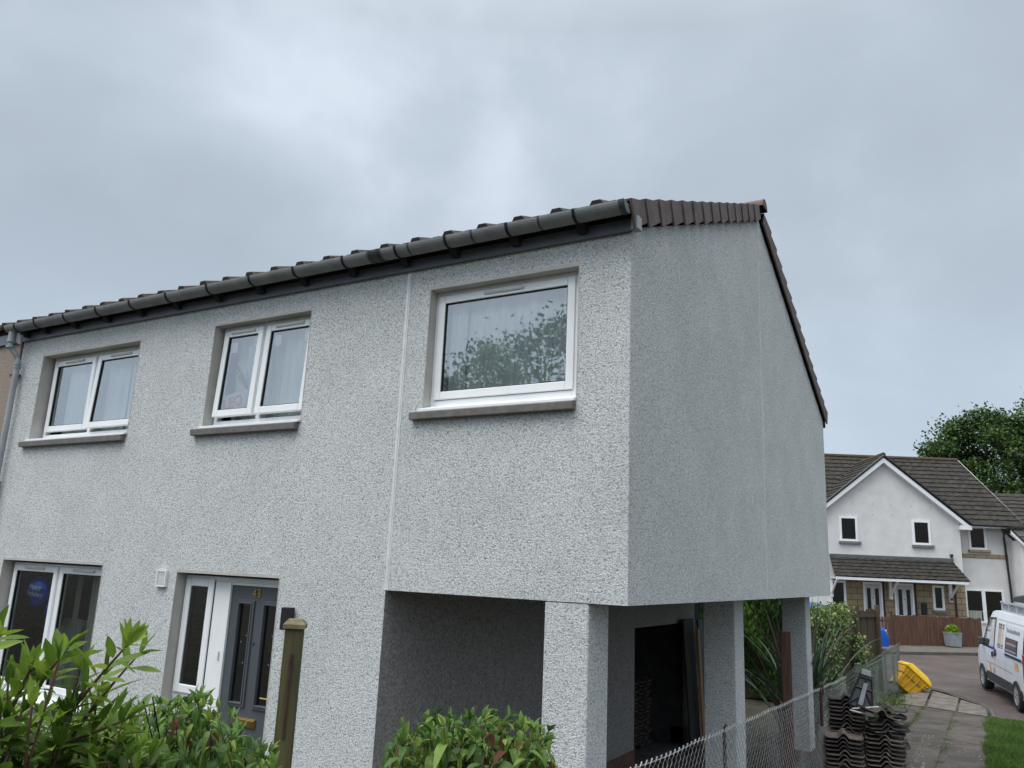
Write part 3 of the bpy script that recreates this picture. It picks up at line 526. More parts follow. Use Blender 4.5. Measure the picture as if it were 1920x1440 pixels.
def window(op, fx0, fx1, fz0, fz1, sashes, d, sillx, lab, mull=None, sill=True):
    x0, x1, z0, z1 = op
    win = empty('window', (0, 0, 0)); win.parent = house; win['label'] = lab
    reveals(x0, x1, z0, z1, d + .08, bottom=not sill).build('reveal', 'render', win)
    fr = MB(); frame_ring(fr, fx0, fx1, fz0, fz1, (.045, .045, .05, .045), d, d + .07)
    for mxx in (mull or []): fr.box(mxx - .028, mxx + .028, d, d + .07, fz0 + .05, fz1 - .045)
    fr.build('window_frame', 'upvc', win, bevel=.004)
    for s_ in sashes: sash(win, *s_)
    if sill:
        c = MB(); c.prism([(d + .03, z0 + .025), (-.035, z0 + .006), (-.035, z0 + .030), (d + .0, fz0 + .004), (d + .03, fz0 + .004)], 0, x0 - .03, x1 + .002); c.build('white_cill', 'upvc', win, bevel=.004, fix=True)
        c = MB(); c.prism([(.10, z0 - .06), (-.055, z0 - .062), (-.062, z0 + .0), (-.05, z0 + .004), (.10, z0 + .012)], 0, sillx[0], sillx[1]); c.build('window_sill', 'sill', win, bevel=.006, fix=True)
    return win
def curtain(win, x0, x1, z0, z1, y, m_, amp=.02, per=.11, name='curtain', ph=0):
    c = MB(); n = int((x1 - x0) / .012); vs = []
    for j, z in enumerate((z0, (z0 + z1) / 2, z1)):
        for i in range(n + 1):
            x = x0 + (x1 - x0) * i / n; q = 2 * pi * (x + ph) / per
            vs.append((x, y + amp * sin(q) + amp * .5 * sin(q * .37 + j * .3), z))
    c.add(vs, [(j * (n + 1) + i, j * (n + 1) + i + 1, (j + 1) * (n + 1) + i + 1, (j + 1) * (n + 1) + i) for j in range(2) for i in range(n)])
    return c.build(name, m_, win, smooth=True)
w3 = window(OPEN[0], -1.85, -.47, 3.87, 4.888, [(-1.815, -.50, 3.925, 4.845, .10)], .10, (-1.95, -.43), 'large single-pane upstairs window with a white frame')
curtain(w3, -1.72, -.50, 3.88, 4.86, .24, 'net', .022, .15, 'net_curtain')
curtain(w3, -1.86, -1.60, 3.88, 4.86, .215, 'net', .02, .09, 'curtain')
x_ = MB(); x_.box(-.86, -.72, .15, .20, 3.93, 3.975); x_.build('window_handle', 'black', w3, bevel=.005)
w2 = window(OPEN[1], -4.575, -3.235, 3.84, 4.88, [(-4.535, -3.97, 3.925, 4.835, .10, .045), (-3.925, -3.27, 3.925, 4.835, .10, .05)], .11, (-4.70, -3.262), 'upstairs double window above the front door with both sashes tilted open', mull=[-3.947])
curtain(w2, -4.54, -3.26, 3.88, 4.86, .26, 'net', .022, .17, 'net_curtain')
for x, z in ((-4.42, 4.66), (-4.09, 4.69), (-3.80, 4.67), (-3.39, 4.68)):
    q = MB(); q.box(x - .045, x + .045, .132, .135, z - .05, z + .06); q.build('paper_tab', 'paper', w2)
w1 = window(OPEN[2], -7.65, -5.80, 3.84, 4.855, [(-7.60, -6.765, 3.925, 4.80, .12), (-6.72, -5.85, 3.925, 4.80, .12, .045)], .13, (-7.80, -5.828), 'upstairs double window nearest the downpipe', mull=[-6.742])
curtain(w1, -7.48, -6.33, 3.88, 4.84, .26, 'net', .022, .2, 'net_curtain'); curtain(w1, -6.24, -5.85, 3.88, 4.84, .26, 'net', .022, .2, 'net_curtain', .03)
curtain(w1, -6.42, -6.18, 3.88, 4.84, .30, 'drape', .012, .1)
w0 = window(OPEN[3], -7.74, -5.86, 1.0, 2.39, [(-7.70, -6.83, 1.06, 2.365, .11, 0, True, .068, 'lowglass'), (-6.78, -5.88, 1.06, 2.365, .11, 0, True, .068, 'lowglass')], .12, (-7.85, -5.85), 'downstairs double window with a foil balloon behind it', mull=[-6.805])
curtain(w0, -7.82, -7.62, 1.0, 2.4, .17, 'drape', .02, .1); curtain(w0, -7.42, -6.75, 1.0, 1.78, .50, 'drape', .015, .2, 'net_curtain'); curtain(w0, -6.76, -6.62, 1.0, 2.4, .30, 'drape', .015, .1); curtain(w0, -6.46, -5.85, 1.0, 2.4, .30, 'drape', .03, .19, 'net_curtain')

# front door set
dr = empty('front_door', (0, 0, 0)); dr.parent = house; dr['label'] = 'slate grey front door numbered 43 in a white frame with a narrow side light'
reveals(-4.68, -3.30, 0, 2.39, .2, bottom=False).build('reveal', 'render', dr)
f_ = MB(); f_.box(-4.70, -4.67, .12, .19, 0, 2.37); f_.box(-4.67, -3.30, .12, .19, 2.325, 2.37); f_.box(-4.255, -4.10, .118, .19, 0, 2.325); f_.box(-4.10, -4.035, .112, .19, 0, 2.325); f_.box(-4.67, -4.255, .12, .19, 1.2, 1.285); f_.box(-4.67, -4.255, .135, .18, 0.05, 1.2)
f_.box(-4.035, -3.3, .118, .19, 2.30, 2.325)
f_.build('door_frame', 'upvc', dr, bevel=.005)
sd_ = MB(); frame_ring(sd_, -4.665, -4.262, 1.287, 2.345, .078, .10, .119); so_ = sd_.build('side_light', 'upvc', dr, bevel=.008)
g_ = MB(); g_.quad((-4.588, .112, 1.364), (-4.34, .112, 1.364), (-4.34, .112, 2.268), (-4.588, .112, 2.268)); g_.build('glass_pane', 'dglass', so_)
bl = MB()
for i in range(34):
    z = 1.37 + i * .027; bl.add([(-4.59, .18, z), (-4.33, .18, z), (-4.33, .165, z + .018), (-4.59, .165, z + .018)], [(0, 1, 2, 3)])
bl.build('blind', 'blind', so_)
lf = MB()
def leafpanel(mb, x0, x1, z0, z1, holes, y0, y1):
    X = sorted({x0, x1} | {v for h in holes for v in h[:2]}); Z = sorted({z0, z1} | {v for h in holes for v in h[2:]})
    for i in range(len(X) - 1):
        for j in range(len(Z) - 1):
            cx, cz = (X[i] + X[i + 1]) / 2, (Z[j] + Z[j + 1]) / 2
            if any(h[0] < cx < h[1] and h[2] < cz < h[3] for h in holes): continue
            mb.quad((X[i], y0, Z[j]), (X[i + 1], y0, Z[j]), (X[i + 1], y0, Z[j + 1]), (X[i], y0, Z[j + 1]))
H1 = (-3.905, -3.745, 1.282, 2.142); H2 = (-3.575, -3.40, 1.282, 2.142)
leafpanel(lf, -4.035, -3.302, .06, 2.30, [H1, H2], .135, .17)
for h in (H1, H2):
    frame_ring(lf, h[0] - .034, h[1] + .034, h[2] - .034, h[3] + .034, .036, .119, .15)
    frame_ring(lf, h[0] - .012, h[1] + .012, h[2] - .012, h[3] + .012, .014, .111, .119)
for a, b_ in ((-3.94, -3.71), (-3.61, -3.38)): frame_ring(lf, a, b_, .25, .98, .02, .125, .135)
lfo = lf.build('door_leaf', 'door', dr, bevel=.003)
for h in (H1, H2):
    g_ = MB(); g_.quad((h[0], .142, h[2]), (h[1], .142, h[2]), (h[1], .142, h[3]), (h[0], .142, h[3])); g_.build('glass_pane', 'dglass', lfo)
for x, z in ((-3.79, 1.86), (-3.85, 1.80), (-3.77, 1.64), (-3.46, 1.88), (-3.47, 1.63), (-3.80, 1.62)): etch = MB(); etch.lathe([(0.0, 0), (.006, .0), (0, .003)], n=8, M=Matrix.Translation((x, .139, z)) @ Matrix.Scale(1.6, 4, (0, 0, 1)) @ Matrix.Rotation(radians(90), 4, 'X')); etch.build('etched_diamond', 'signgr', lfo)
RX90 = Matrix.Rotation(radians(90), 4, 'X')
text_mesh('house_number', '43', .115, 'gold', lfo, .004, Matrix.Translation((-3.70, .130, 2.235)) @ RX90)
lb = MB(); lb.box(-3.83, -3.545, .120, .134, 1.09, 1.165); lb.box(-3.815, -3.56, .113, .12, 1.10, 1.155); lb.build('letterbox', 'gold', lfo, bevel=.005)
hd = MB(); hd.tube([(-3.355, .13, 1.36), (-3.355, .075, 1.36), (-3.455, .07, 1.362)], .010, 8); hd.box(-3.37, -3.34, .124, .134, 1.26, 1.42); hd.build('handle', 'gold', lfo)
pk = MB(); pk.lathe([(.012, -.006), (.012, .004), (0, .006)], n=12, M=Matrix.Translation((-3.68, .13, 1.80)) @ RX90); pk.build('peephole', 'gutdark', lfo)
bb = MB(); bb.box(-4.10, -4.085, .100, .118, 1.62, 1.70); bb.build('doorbell', 'upvcd', dr, bevel=.004)
# wall fittings
vt = MB(); frame_ring(vt, -4.951, -4.812, 2.243, 2.400, .012, -.030, -.001); vt.box(-4.939, -4.824, -.012, -.001, 2.255, 2.388)
for i in range(11): vt.add([(-4.939, -.026, 2.258 + i * .0118), (-4.824, -.026, 2.258 + i * .0118), (-4.824, -.014, 2.266 + i * .0118), (-4.939, -.014, 2.266 + i * .0118)], [(0, 1, 2, 3)])
vt.build('air_vent', 'upvc', house)
lp = MB(); lp.box(-3.14, -3.055, -.10, -.02, 1.97, 2.155); lp.box(-3.12, -3.075, -.02, -.001, 2.02, 2.10); lp.build('wall_lamp', 'black', house, bevel=.004)
lp = MB(); lp.tube([(-3.03, -.03, 2.15), (-3.0, -.05, 2.15)], .012, 8)

# ------------------------------------------------------------------ roof
def roof_slope(mb, x0, x1, y0, z0, yd, slope, length, course=.33, pitch=.345, hump=.052, phase=0.0, lump=0.0, step=.022, hw=.075):
    """stepped courses of profiled tiles; yd = +1 climbs to +y. coordinates in house space"""
    ca = 1 / sqrt(1 + slope * slope); sa = slope * ca
    xs_ = []; x = x0
    k0 = int(math.floor((x0 - phase) / pitch)) - 1
    for k_ in range(k0, int((x1 - x0) / pitch) + k0 + 4):
        c = phase + k_ * pitch
        for dx, h in ((-hw, 0), (-hw * .45, hump), (hw * .45, hump), (hw, 0)):
            if x0 <= c + dx <= x1: xs_.append((c + dx, h))
    xs_ = [(x0, 0)] + xs_ + [(x1, 0)]
    nc = int(math.ceil(length / course))
    for c in range(nc):
        s0 = c * course; s1 = min(length, (c + 1) * course)
        rows = []
        for (s_, off) in ((s0, -.012), (s0, step), (s1, 0.0)):
            row = []
            for x, h in xs_:
                hh = off + (h if off >= 0 else h * .7) + (lump * (rnd() - .3) if lump else 0)
                s2 = s_ + (.0 if off >= 0 else .004)
                row.append((x, y0 + yd * (s2 * ca) - yd * hh * sa, z0 + s2 * sa + hh * ca))
            rows.append(row)
        n = len(xs_); vs = [v for r in rows for v in r]
        mb.add(vs, [(j * n + i, j * n + i + 1, (j + 1) * n + i + 1, (j + 1) * n + i) for j in range(2) for i in range(n - 1)])
LEN = (D / 2 + .10) * sqrt(1 + RS * RS)
rf = MB(); roof_slope(rf, -3.5, .0, -.10, RZ0 - .10 * RS, 1, RS, LEN, phase=-.24); ro = rf.build('roof', 'darktile', house)
rf = MB(); roof_slope(rf, LX, -3.5, -.10, RZ0 - .10 * RS, 1, RS, LEN, phase=-.24, lump=.012); rf.build('old_tile_area', 'oldtile', ro)['label'] = 'older mossy red-brown end of the tiled roof'
ms_ = MB()      # moss cushions along the old eaves tiles
for i in range(150):
    x = ru(-8.1, -2.9); y = -.10 + abs(random.gauss(0, .12)); z = RZ0 + y * RS + .02 + (.03 if (x + .24) % .345 < .09 or (x + .24) % .345 > .27 else 0); r = ru(.008, .026)
    ms_.lathe([(r, -r * .5), (r * 1.1, 0), (r * .7, r * .5), (0, r * .7)], (x, y, z), 6)
ms_.build('moss', 'oldtile', ro)
rf = MB(); roof_slope(rf, LX, .0, D + .10, RZ0 - .10 * RS, -1, RS, LEN, phase=-.24); rf.build('rear_slope', 'newtile', ro)
ul = MB(); ul.add([(LX, -.09, 5.27 - .05), (.02, -.09, 5.22), (.02, D / 2, ZR + .12), (LX, D / 2, ZR + .12), (.02, D + .09, 5.22), (LX, D + .09, 5.22)], [(0, 1, 2, 3), (3, 2, 4, 5)]); ul.build('underlay', 'felt', ro)
zr = RZ0 + RS * (D / 2)
rdg = MB()
for i in range(19):
    x1 = .09 - i * .45; x0 = max(x1 - .45, LX); n = 10; r_ = .125 + (.006 if i % 2 else 0)
    if x0 >= x1: break
    vs = [(x, D / 2 + r_ * cos(q) , zr - .035 + r_ * .95 * sin(q)) for x in (x0, x1) for q in [pi * j / n for j in range(n + 1)]]
    rdg.add(vs, [(j, j + 1, j + n + 2, j + n + 1) for j in range(n)])
rdg.add([(.09, D / 2 + .12 * cos(pi * j / 10), zr - .035 + .115 * sin(pi * j / 10)) for j in range(11)], [tuple(range(11))])
rdg.build('ridge_tile', 'redtile', ro)
# verge cap tiles down both slopes
ca = 1 / sqrt(1 + RS * RS); sa = RS * ca
def verge(i, yd):
    vb = MB(); s0 = -.04 + i * .325; s1 = s0 + .36
    y00 = -.10 if yd > 0 else D + .10
    def P(s_, h, x): return (x, y00 + yd * (s_ * ca - h * sa), RZ0 - .10 * RS + s_ * sa + h * ca)
    xo0, xo1 = .062, .046
    top0, top1, bot0, bot1 = .034, .014, -.195, -.152
    v = [P(s0, bot0, xo0), P(s1, bot1, xo1), P(s1, top1, xo1), P(s0, top0, xo0),
         P(s0, bot0, xo0 - .02), P(s1, bot1, xo1 - .02), P(s1, top1 - .018, -.11), P(s0, top0 - .018, -.11), P(s0, top0, -.11), P(s1, top1, -.11),
         P(s0, top0 - .018, xo0 - .02), P(s1, top1 - .018, xo1 - .02)]
    vb.add(v, [(0, 1, 2, 3), (3, 2, 9, 8), (0, 3, 10, 4), (3, 8, 7, 10), (0, 4, 5, 1), (4, 10, 11, 5)])
    # nib at the tail of each cap
    return vb
for i in range(14):
    verge(i, 1).build('verge_tile', 'newtile', ro, bevel=.004); verge(i, -1).build('verge_tile', 'newtile', ro)
# fascia, dark gap, gutter, brackets
fb = MB(); fb.box(LX - .05, .015, -.035, -.004, 5.085, 5.185); fb.build('fascia', 'fascia', house, bevel=.003)
fb = MB(); fb.box(.015, .075, -.05, .03, 5.09, 5.195); fb.build('fascia_end', 'pipe', house, bevel=.004)
fb = MB(); fb.box(LX, .0, -.030, -.0045, 5.185, 5.30); fb.build('gap_shade_board', 'felt', house)  # black board stands in for the shade in the gap behind the gutter
fb = MB(); fb.box(LX - .02, .03, D, D + .05, 5.02, 5.25); fb.build('rear_fascia', 'felt', house)
gut = empty('gutter', (0, 0, 0)); gut.parent = house
GY, GZ, GR = -.158, 5.252, .080
def half_pipe(mb, x0, x1, r, dr=.006, n=14):
    for (ra, rb) in ((r, r), (r - dr, r - dr)):
        vs = [(x, GY + ra * cos(q), GZ - ra * sin(q)) for x in (x0, x1) for q in [pi * j / n for j in range(n + 1)]]
        mb.add(vs, [(j, j + 1, j + n + 2, j + n + 1) for j in range(n)])
    for s_ in (0, pi): mb.quad((x0, GY + r * cos(s_), GZ), (x1, GY + r * cos(s_), GZ), (x1, GY + (r - dr) * cos(s_), GZ), (x0, GY + (r - dr) * cos(s_), GZ))
gm = MB(); half_pipe(gm, -8.28, .035, GR); gm.add([(.035, GY + GR * cos(pi * j / 14), GZ - GR * sin(pi * j / 14)) for j in range(15)], [tuple(range(15))]); gm.build('trough', 'gutter', gut, smooth=False)
for x in (-2.334,): q = MB(); half_pipe(q, x - .075, x + .075, GR + .006); half_pipe(q, x - .05, x - .035, GR + .012); half_pipe(q, x + .035, x + .05, GR + .012); q.build('gutter_union', 'gutdark', gut)
q = MB(); half_pipe(q, -.01, .038, GR + .005); q.build('end_cap', 'gutdark', gut)
for x in (-.684, -1.309, -1.957): q = MB(); half_pipe(q, x - .010, x + .010, GR + .001); q.build('gutter_mark', 'gutdark', gut)
for x in (-.38, -.974, -1.571, -2.098, -2.70, -3.312, -3.904, -4.523, -5.164, -5.78, -6.391, -7.014, -7.619, -8.05):
    q = MB(); half_pipe(q, x - .011, x + .011, GR + .007)
    q.add([(x + s_, y, z) for s_ in (-.035, .035) for y, z in ((-.036, 5.235), (-.036, 5.125), (-.075, 5.125), (-.13, 5.20))], [(0, 1, 2, 3), (4, 7, 6, 5), (0, 4, 5, 1), (1, 5, 6, 2), (2, 6, 7, 3)])
    q.build('gutter_bracket', 'felt', gut)
dp = MB(); PX = -8.19
dp.tube([(PX, GY, 5.25), (PX, GY, 5.06)], .045, 12); dp.tube([(PX, GY, 5.06), (PX, GY, 4.99), (PX + .04, -.10, 4.90), (PX + .07, -.07, 4.82), (PX + .07, -.07, 0)], .034, 12)
for z in (5.06, 4.99, 4.78, 4.74): dp.tube([(PX + (.07 if z < 4.9 else 0), -.07 if z < 4.9 else GY, z - .012), (PX + (.07 if z < 4.9 else 0), -.07 if z < 4.9 else GY, z + .012)], .043 if z < 4.9 else .05, 12)
dp.tube([(PX + .13, -.12, 5.13), (PX + .13, -.12, 5.02)], .022, 8)
dp.build('downpipe', 'pipe', house, smooth=False)
dp = MB(); dp.box(LX - .03, LX + .0, -.012, .02, -.1, 5.1); dp.box(LX - .06, LX + .06, -.075, -.0, 4.64, 4.665); dp.box(LX - .06, LX + .06, -.075, 0, 3.3, 3.325); dp.build('pipe_bracket', 'brick', house)

# neighbouring house of the terrace, at the left edge
nb = empty('neighbouring_house', (LX, 0, 0), 0, 'pinkish harled house adjoining the left end of the pale house', 'house')
q = MB(); q.box(-7, -.032, .0, D, -.1, 5.12); q.build('wall', 'pinkwall', nb)
rf = MB(); roof_slope(rf, -7, -.001, -.10, RZ0 - .10 * RS, 1, RS, LEN, phase=-.24 - LX, lump=.012); roof_slope(rf, -7, -.001, D + .10, RZ0 - .10 * RS, -1, RS, LEN, phase=-.24 - LX); rf.build('roof', 'oldtile', nb)
q = MB(); q.box(-7, -.06, -.035, -.004, 5.085, 5.215); q.build('fascia', 'fascia', nb)

# ------------------------------------------------------------------ things inside the windows
def balloon(loc, rz, tilt, r, lab, lines=None):
    o = empty('foil_balloon', loc, rz, lab, 'balloon'); o.rotation_euler = (0, tilt, rz)
    b_ = MB(); n, mrow = 28, 14; vs = []; fs = []
    for j in range(mrow + 1):
        th = pi * j / mrow
        for k_ in range(n):
            ph = 2 * pi * k_ / n; rr = r * sin(th); z = r * cos(th)
            if z < 0: z *= 1.18; rr *= (1 - .25 * (abs(z) / r) ** 2)
            pk_ = 1 + .03 * sin(ph * 9) * sin(th)
            vs.append((rr * cos(ph) * pk_, rr * sin(ph) * .55 * pk_, z))
    fs = [(j * n + k_, j * n + (k_ + 1) % n, (j + 1) * n + (k_ + 1) % n, (j + 1) * n + k_) for j in range(mrow) for k_ in range(n)]
    b_.add(vs, fs); b_.tube([(0, 0, -r * 1.17), (.004, 0, -r * 1.3)], [.005, .012], 6); b_.build('balloon_skin', 'foil', o, smooth=True)
    if lines:
        for i, (s_, z) in enumerate(lines):
            me_o = text_mesh('lettering', s_, r * .44, 'silver', o, .001, RX90, bold=.002)
            for v in me_o.data.vertices:
                z0 = v.co.z + z; q_ = max(0.05, 1 - (v.co.x / r) ** 2 - (z0 / r) ** 2); v.co.z = z0; v.co.y = v.co.y * .3 - r * .55 * sqrt(q_) * 1.03 - .003
    return o
balloon((-7.50, .33, 2.08), radians(12), radians(6), .165, 'round blue foil balloon with silver birthday wording in the downstairs window', [('Happy', .04), ('Birthday', -.045)])
balloon((-7.22, .36, 1.86), radians(-20), radians(-18), .15, 'darker blue balloon partly hidden by the middle of the downstairs window frame')
sg = empty('paper_sign', (-4.33, .118, 4.075), 0, 'white paper sheet with red letters propped behind the upstairs pane', 'sign'); sg.rotation_euler = (0, radians(-10), 0)
q = MB(); q.box(-.17, .17, 0, .003, -.085, .10); q.build('sheet', 'paper', sg)
text_mesh('lettering', 'LEO', .155, 'pink', sg, .002, Matrix.Translation((0, -.003, .0)) @ RX90, bold=.004)
ty = MB(); T = Matrix.Translation((-4.27, .135, 4.33)) @ Matrix.Rotation(radians(-40), 4, 'Y')
ty.prism([(-.045, .13), (.035, .14), (.038, .06), (.012, -.15), (-.012, -.15), (-.04, .06)], 1, 0, .012); ty.v = [tuple(T @ Vector(v)) for v in ty.v]
t_ = ty.build('toy_blade', 'toyblue'); tag(t_, 'slanting grey-blue plastic blade above the paper sheet in the upstairs window', 'toy')
q = MB(); q.box(-.055, .045, -.004, .0, .055, .066, T); q2 = q.build('toy_band', 'paper', t_)

# ------------------------------------------------------------------ plants
def leaf(mb, P, Dv, Up, L_, W_, bend=.25, fold=.25, curl=0.0, n=5, shape=0.38):
    tw = random.uniform(-.5, .5)
    """one leaf: base P, direction Dv, blade normal ~Up; tapers to a point, folded along the midrib and drooping"""
    Dv = Dv.normalized(); S = Dv.cross(Up)
    if S.length < 1e-4: S = Vector((1, 0, 0))
    S.normalize(); U = S.cross(Dv).normalized(); vs = []; fs = []
    for i in range(n + 1):
        t = i / n; w_ = W_ * (sin(pi * min(1, t ** .8 * 1.0)) ** .8 if t < 1 else 0) * (1 - .25 * t) * .5
        if t == 0: w_ = W_ * .06
        c = P + Dv * (L_ * t * (1 - .12 * bend * t)) - U * (bend * L_ * t * t * .6)
        St = S * cos(tw * t) + U * sin(tw * t); wv_ = 1 + (.12 if i % 2 else -.06)
        vs += [tuple(c + St * w_ * wv_ + U * w_ * fold), tuple(c), tuple(c - St * w_ + U * w_ * fold)]
    for i in range(n): fs += [(3 * i, 3 * i + 1, 3 * i + 4, 3 * i + 3), (3 * i + 1, 3 * i + 2, 3 * i + 5, 3 * i + 4)]
    mb.add(vs, fs)
def diamond(mb, P, Dv, Up, L_, W_):
    Dv = Dv.normalized(); S = Dv.cross(Up)
    if S.length < 1e-4: S = Vector((1, 0, 0))
    S = S.normalized() * W_ * .5; M_ = P + Dv * L_ * .45
    mb.add([tuple(P), tuple(M_ + S), tuple(P + Dv * L_), tuple(M_ - S)], [(0, 1, 2, 3)])
def rvec(s=1): return Vector((random.gauss(0, s), random.gauss(0, s), random.gauss(0, s)))
def sprig(lm, sm, p0, p1, pairs, L_, W_, tone=(0, 1), bend=.4, spread=1.0, r=.004, start=.35, sag=.0, red=0.0, fwd=(.5, 1.1)):
    p0 = Vector(p0); p1 = Vector(p1); d = (p1 - p0); ln = d.length; dn = d.normalized()
    side = dn.cross(Vector((0, 0, 1))); side = side.normalized() if side.length > .01 else Vector((1, 0, 0)); bow = side * ru(-.05, .05) * ln - Vector((0, 0, sag * ln))
    pt = lambda t: p0 + d * t + bow * (4 * t * (1 - t)) - Vector((0, 0, sag * ln * t * t))
    sm.tube([pt(i / 6) for i in range(7)], [r * (1.25 - .8 * i / 6) for i in range(7)], 5, cap=False)
    a0 = ru(0, pi)
    for i in range(pairs):
        t = start + (1 - start) * (i + .5) / pairs; q = pt(t); dd = (pt(min(1, t + .02)) - pt(t - .02)).normalized()
        s1 = dd.cross(Vector((.1, .2, 1))).normalized(); s2 = dd.cross(s1); a = a0 + (i % 2) * pi / 2 + ru(-.3, .3)
        k = 1 if i < pairs * .75 else .75
        for sg_ in (1, -1):
            o = (cos(a) * s1 + sin(a) * s2) * sg_
            v = (o * spread + dd * ru(*fwd) + rvec(.12)).normalized()
            v.z -= bend * .35
            lm.tone = 0.0 if rnd() < red else ru(*tone)
            leaf(lm, q + o * r, v, Vector((0, 0, 1)) + rvec(.25) + dd * .3, L_ * k * ru(.7, 1.1), W_ * k * ru(.8, 1.1), bend * ru(.5, 1.6), ru(.15, .45))
    lm.tone = ru(*tone)
    for k in range(3): leaf(lm, p1 - Vector((0, 0, sag * ln)), dn + rvec(.35), Vector((0, 0, 1)) + rvec(.3), L_ * ru(.45, .8), W_ * ru(.4, .7), bend * .4, .4)
def camray(px, py, t):
    return CAM + (fw + (px - 960) / 1495.8 * r2 - (py - 720) / 1495.8 * u2) * t

# big-leaved shrub at lower left
random.seed(21)
sh = empty('laurel_shrub', (0.62, -4.40, 0.75), 0, 'glossy bright green broad-leaved shrub filling the lower left corner', 'shrub')
lm, sm = MB(), MB()
base = Vector((.62, -4.35, .75))
TOPS = [(55, 1262, 1.55), (110, 1245, 1.45), (195, 1275, 1.6), (150, 1262, 1.5), (15, 1290, 1.5), (-60, 1260, 1.5), (60, 1330, 1.4), (180, 1330, 1.5), (-30, 1340, 1.35), (245, 1360, 1.65), (-120, 1300, 1.5), (-90, 1225, 1.6)]
for px, py, t in TOPS:
    tip = camray(px, py - 5, t); b0 = base + Vector((ru(-.15, .15), ru(-.15, .15), 0)) + (tip - base) * .35
    sprig(lm, sm, b0, tip, 9, .082, .026, (.35, 1), .25, 1.0, .0045, .45)
for i in range(600):
    px = ru(-260, 300); py0 = 1305 + max(0, px - 190) * .9; py = py0 + rnd() ** .8 * (1560 - py0); t = ru(1.4, 2.0)
    tip = camray(px, py, t); d = Vector((ru(-.5, .5), ru(-.4, .4), 1)).normalized()
    d = (d + (r2 * ru(-.4, .9))).normalized()
    dark = min(1, (py - 1290) / 260)  # leaf tones painted darker lower down, for the shade inside the shrub
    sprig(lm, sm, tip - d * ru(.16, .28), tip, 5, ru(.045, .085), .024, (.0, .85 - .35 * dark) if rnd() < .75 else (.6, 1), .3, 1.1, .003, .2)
# long shoots reaching up and to the right
for (a, b_, pr) in (((105, 1370, 1.5), (238, 1210, 1.46), 8), ((120, 1400, 1.5), (262, 1225, 1.52), 3), ((60, 1420, 1.45), (235, 1350, 1.5), 6), ((20, 1330, 1.5), (60, 1245, 1.5), 5), ((60, 1310, 1.5), (128, 1215, 1.5), 6), ((-70, 1250, 1.5), (-5, 1195, 1.45), 4)):
    p0, p1 = camray(*a), camray(*b_); d_ = (p1 - p0).normalized()
    sprig(lm, sm, p0, p1, pr, .080, .025, (.4, 1), .15, .75, .0038, .15)
for k in range(4): leaf(lm, camray(238 + k * 4, 1215 - k * 5, 1.46), (u2 + r2 * (.1 + .3 * k)), -fw + u2 * .3, .058 - .006 * k, .017, .1, .3)
for i in range(9):
    q = camray(ru(-60, 200), ru(1330, 1440), 1.7); sm.tube([base + rvec(.05), (base + q) / 2 + rvec(.03), q], [.009, .007, .004], 6)
lf_ = lm.build('foliage', 'laurel'); st_ = sm.build('branch', 'twig')
for o in (lf_, st_): o.parent = sh; o.matrix_parent_inverse = Matrix.Translation(sh.location).inverted()

def leycesteria(name, lab, cloud, nspr, seed, base, red, Ls=(.05, .1), canes=14, cat='shrub', tx=None):
    random.seed(seed)
    o = empty(name, base, 0, lab, cat); lm, sm, bm_ = MB(), MB(), MB(); B = Vector(base)
    for i in range(nspr):
        px, py, t = cloud()
        tip = camray(px, py, t); d = Vector((ru(-.6, .6), ru(-.6, .6), 1)).normalized()
        L_ = ru(*Ls); p0 = tip - d * ru(.12, .26)
        sprig(lm, sm, p0, tip, 4, L_, L_ * .42, (.22, 1), ru(.8, 1.7), 1.1, .0022, .2, sag=ru(0, .15), red=red, fwd=(0, .5))
        if rnd() < .16:
            q = tip - d * .05
            for k in range(9):
                bm_.tone = rnd(); leaf(bm_, q - Vector((0, 0, .012 * k)), rvec(.6) - Vector((0, 0, .8)), rvec(1), .022, .013, .3, .4, n=2)  # tassel of dark red flower bracts hanging from the shoot
    for i in range(canes):
        px, py, t = cloud(); q = camray(px, py - 12, t); a = B + Vector((ru(-.2, .2), ru(-.2, .2), 0))
        sm.tube([a, a.lerp(q, .5) + rvec(.04), q], [.005, .004, .002], 6)
    for mb, nm, mt in ((lm, 'foliage', 'leyc'), (sm, 'stem', 'darkstem'), (bm_, 'flower_bracts', 'bract')):
        c = mb.build(nm, mt); c.parent = o; c.matrix_parent_inverse = Matrix.Translation(o.location).inverted()
    return o, lm
def cloud_a():
    while True:
        px = ru(185, 515); top = 1415 - 118 * (1 - ((px - 345) / 185) ** 2) if px > 345 else 1297 + (345 - px) * .10
        top += ru(0, 25)
        if px > 455: top = 1375 + ru(0, 30)
        py = top + rnd() ** 1.1 * (1540 - top)
        if px < 255 and rnd() < .4: continue
        return px, py, ru(2.0, 2.9)
leycesteria('honeysuckle_shrub', 'straggly shrub with dark red tassels in front of the front door', cloud_a, 430, 5, (-.05, -3.2, .5), .06, (.05, .085))
def cloud_b():
    px = 888 + (rnd() + rnd() - 1) * 172 if rnd() < .3 else ru(738, 1035); u_ = (px - 888) / 152
    top = 1332 + 38 * abs(u_) ** 2.5 + ru(-8, 18)
    py = top + rnd() ** 1.1 * (1550 - top); return px, py, ru(2.5, 3.1)
leycesteria('honeysuckle_shrub', 'rounded shrub with drooping green leaves in front of the open bay', cloud_b, 420, 11, (.62, -2.9, .5), .10, (.045, .1))

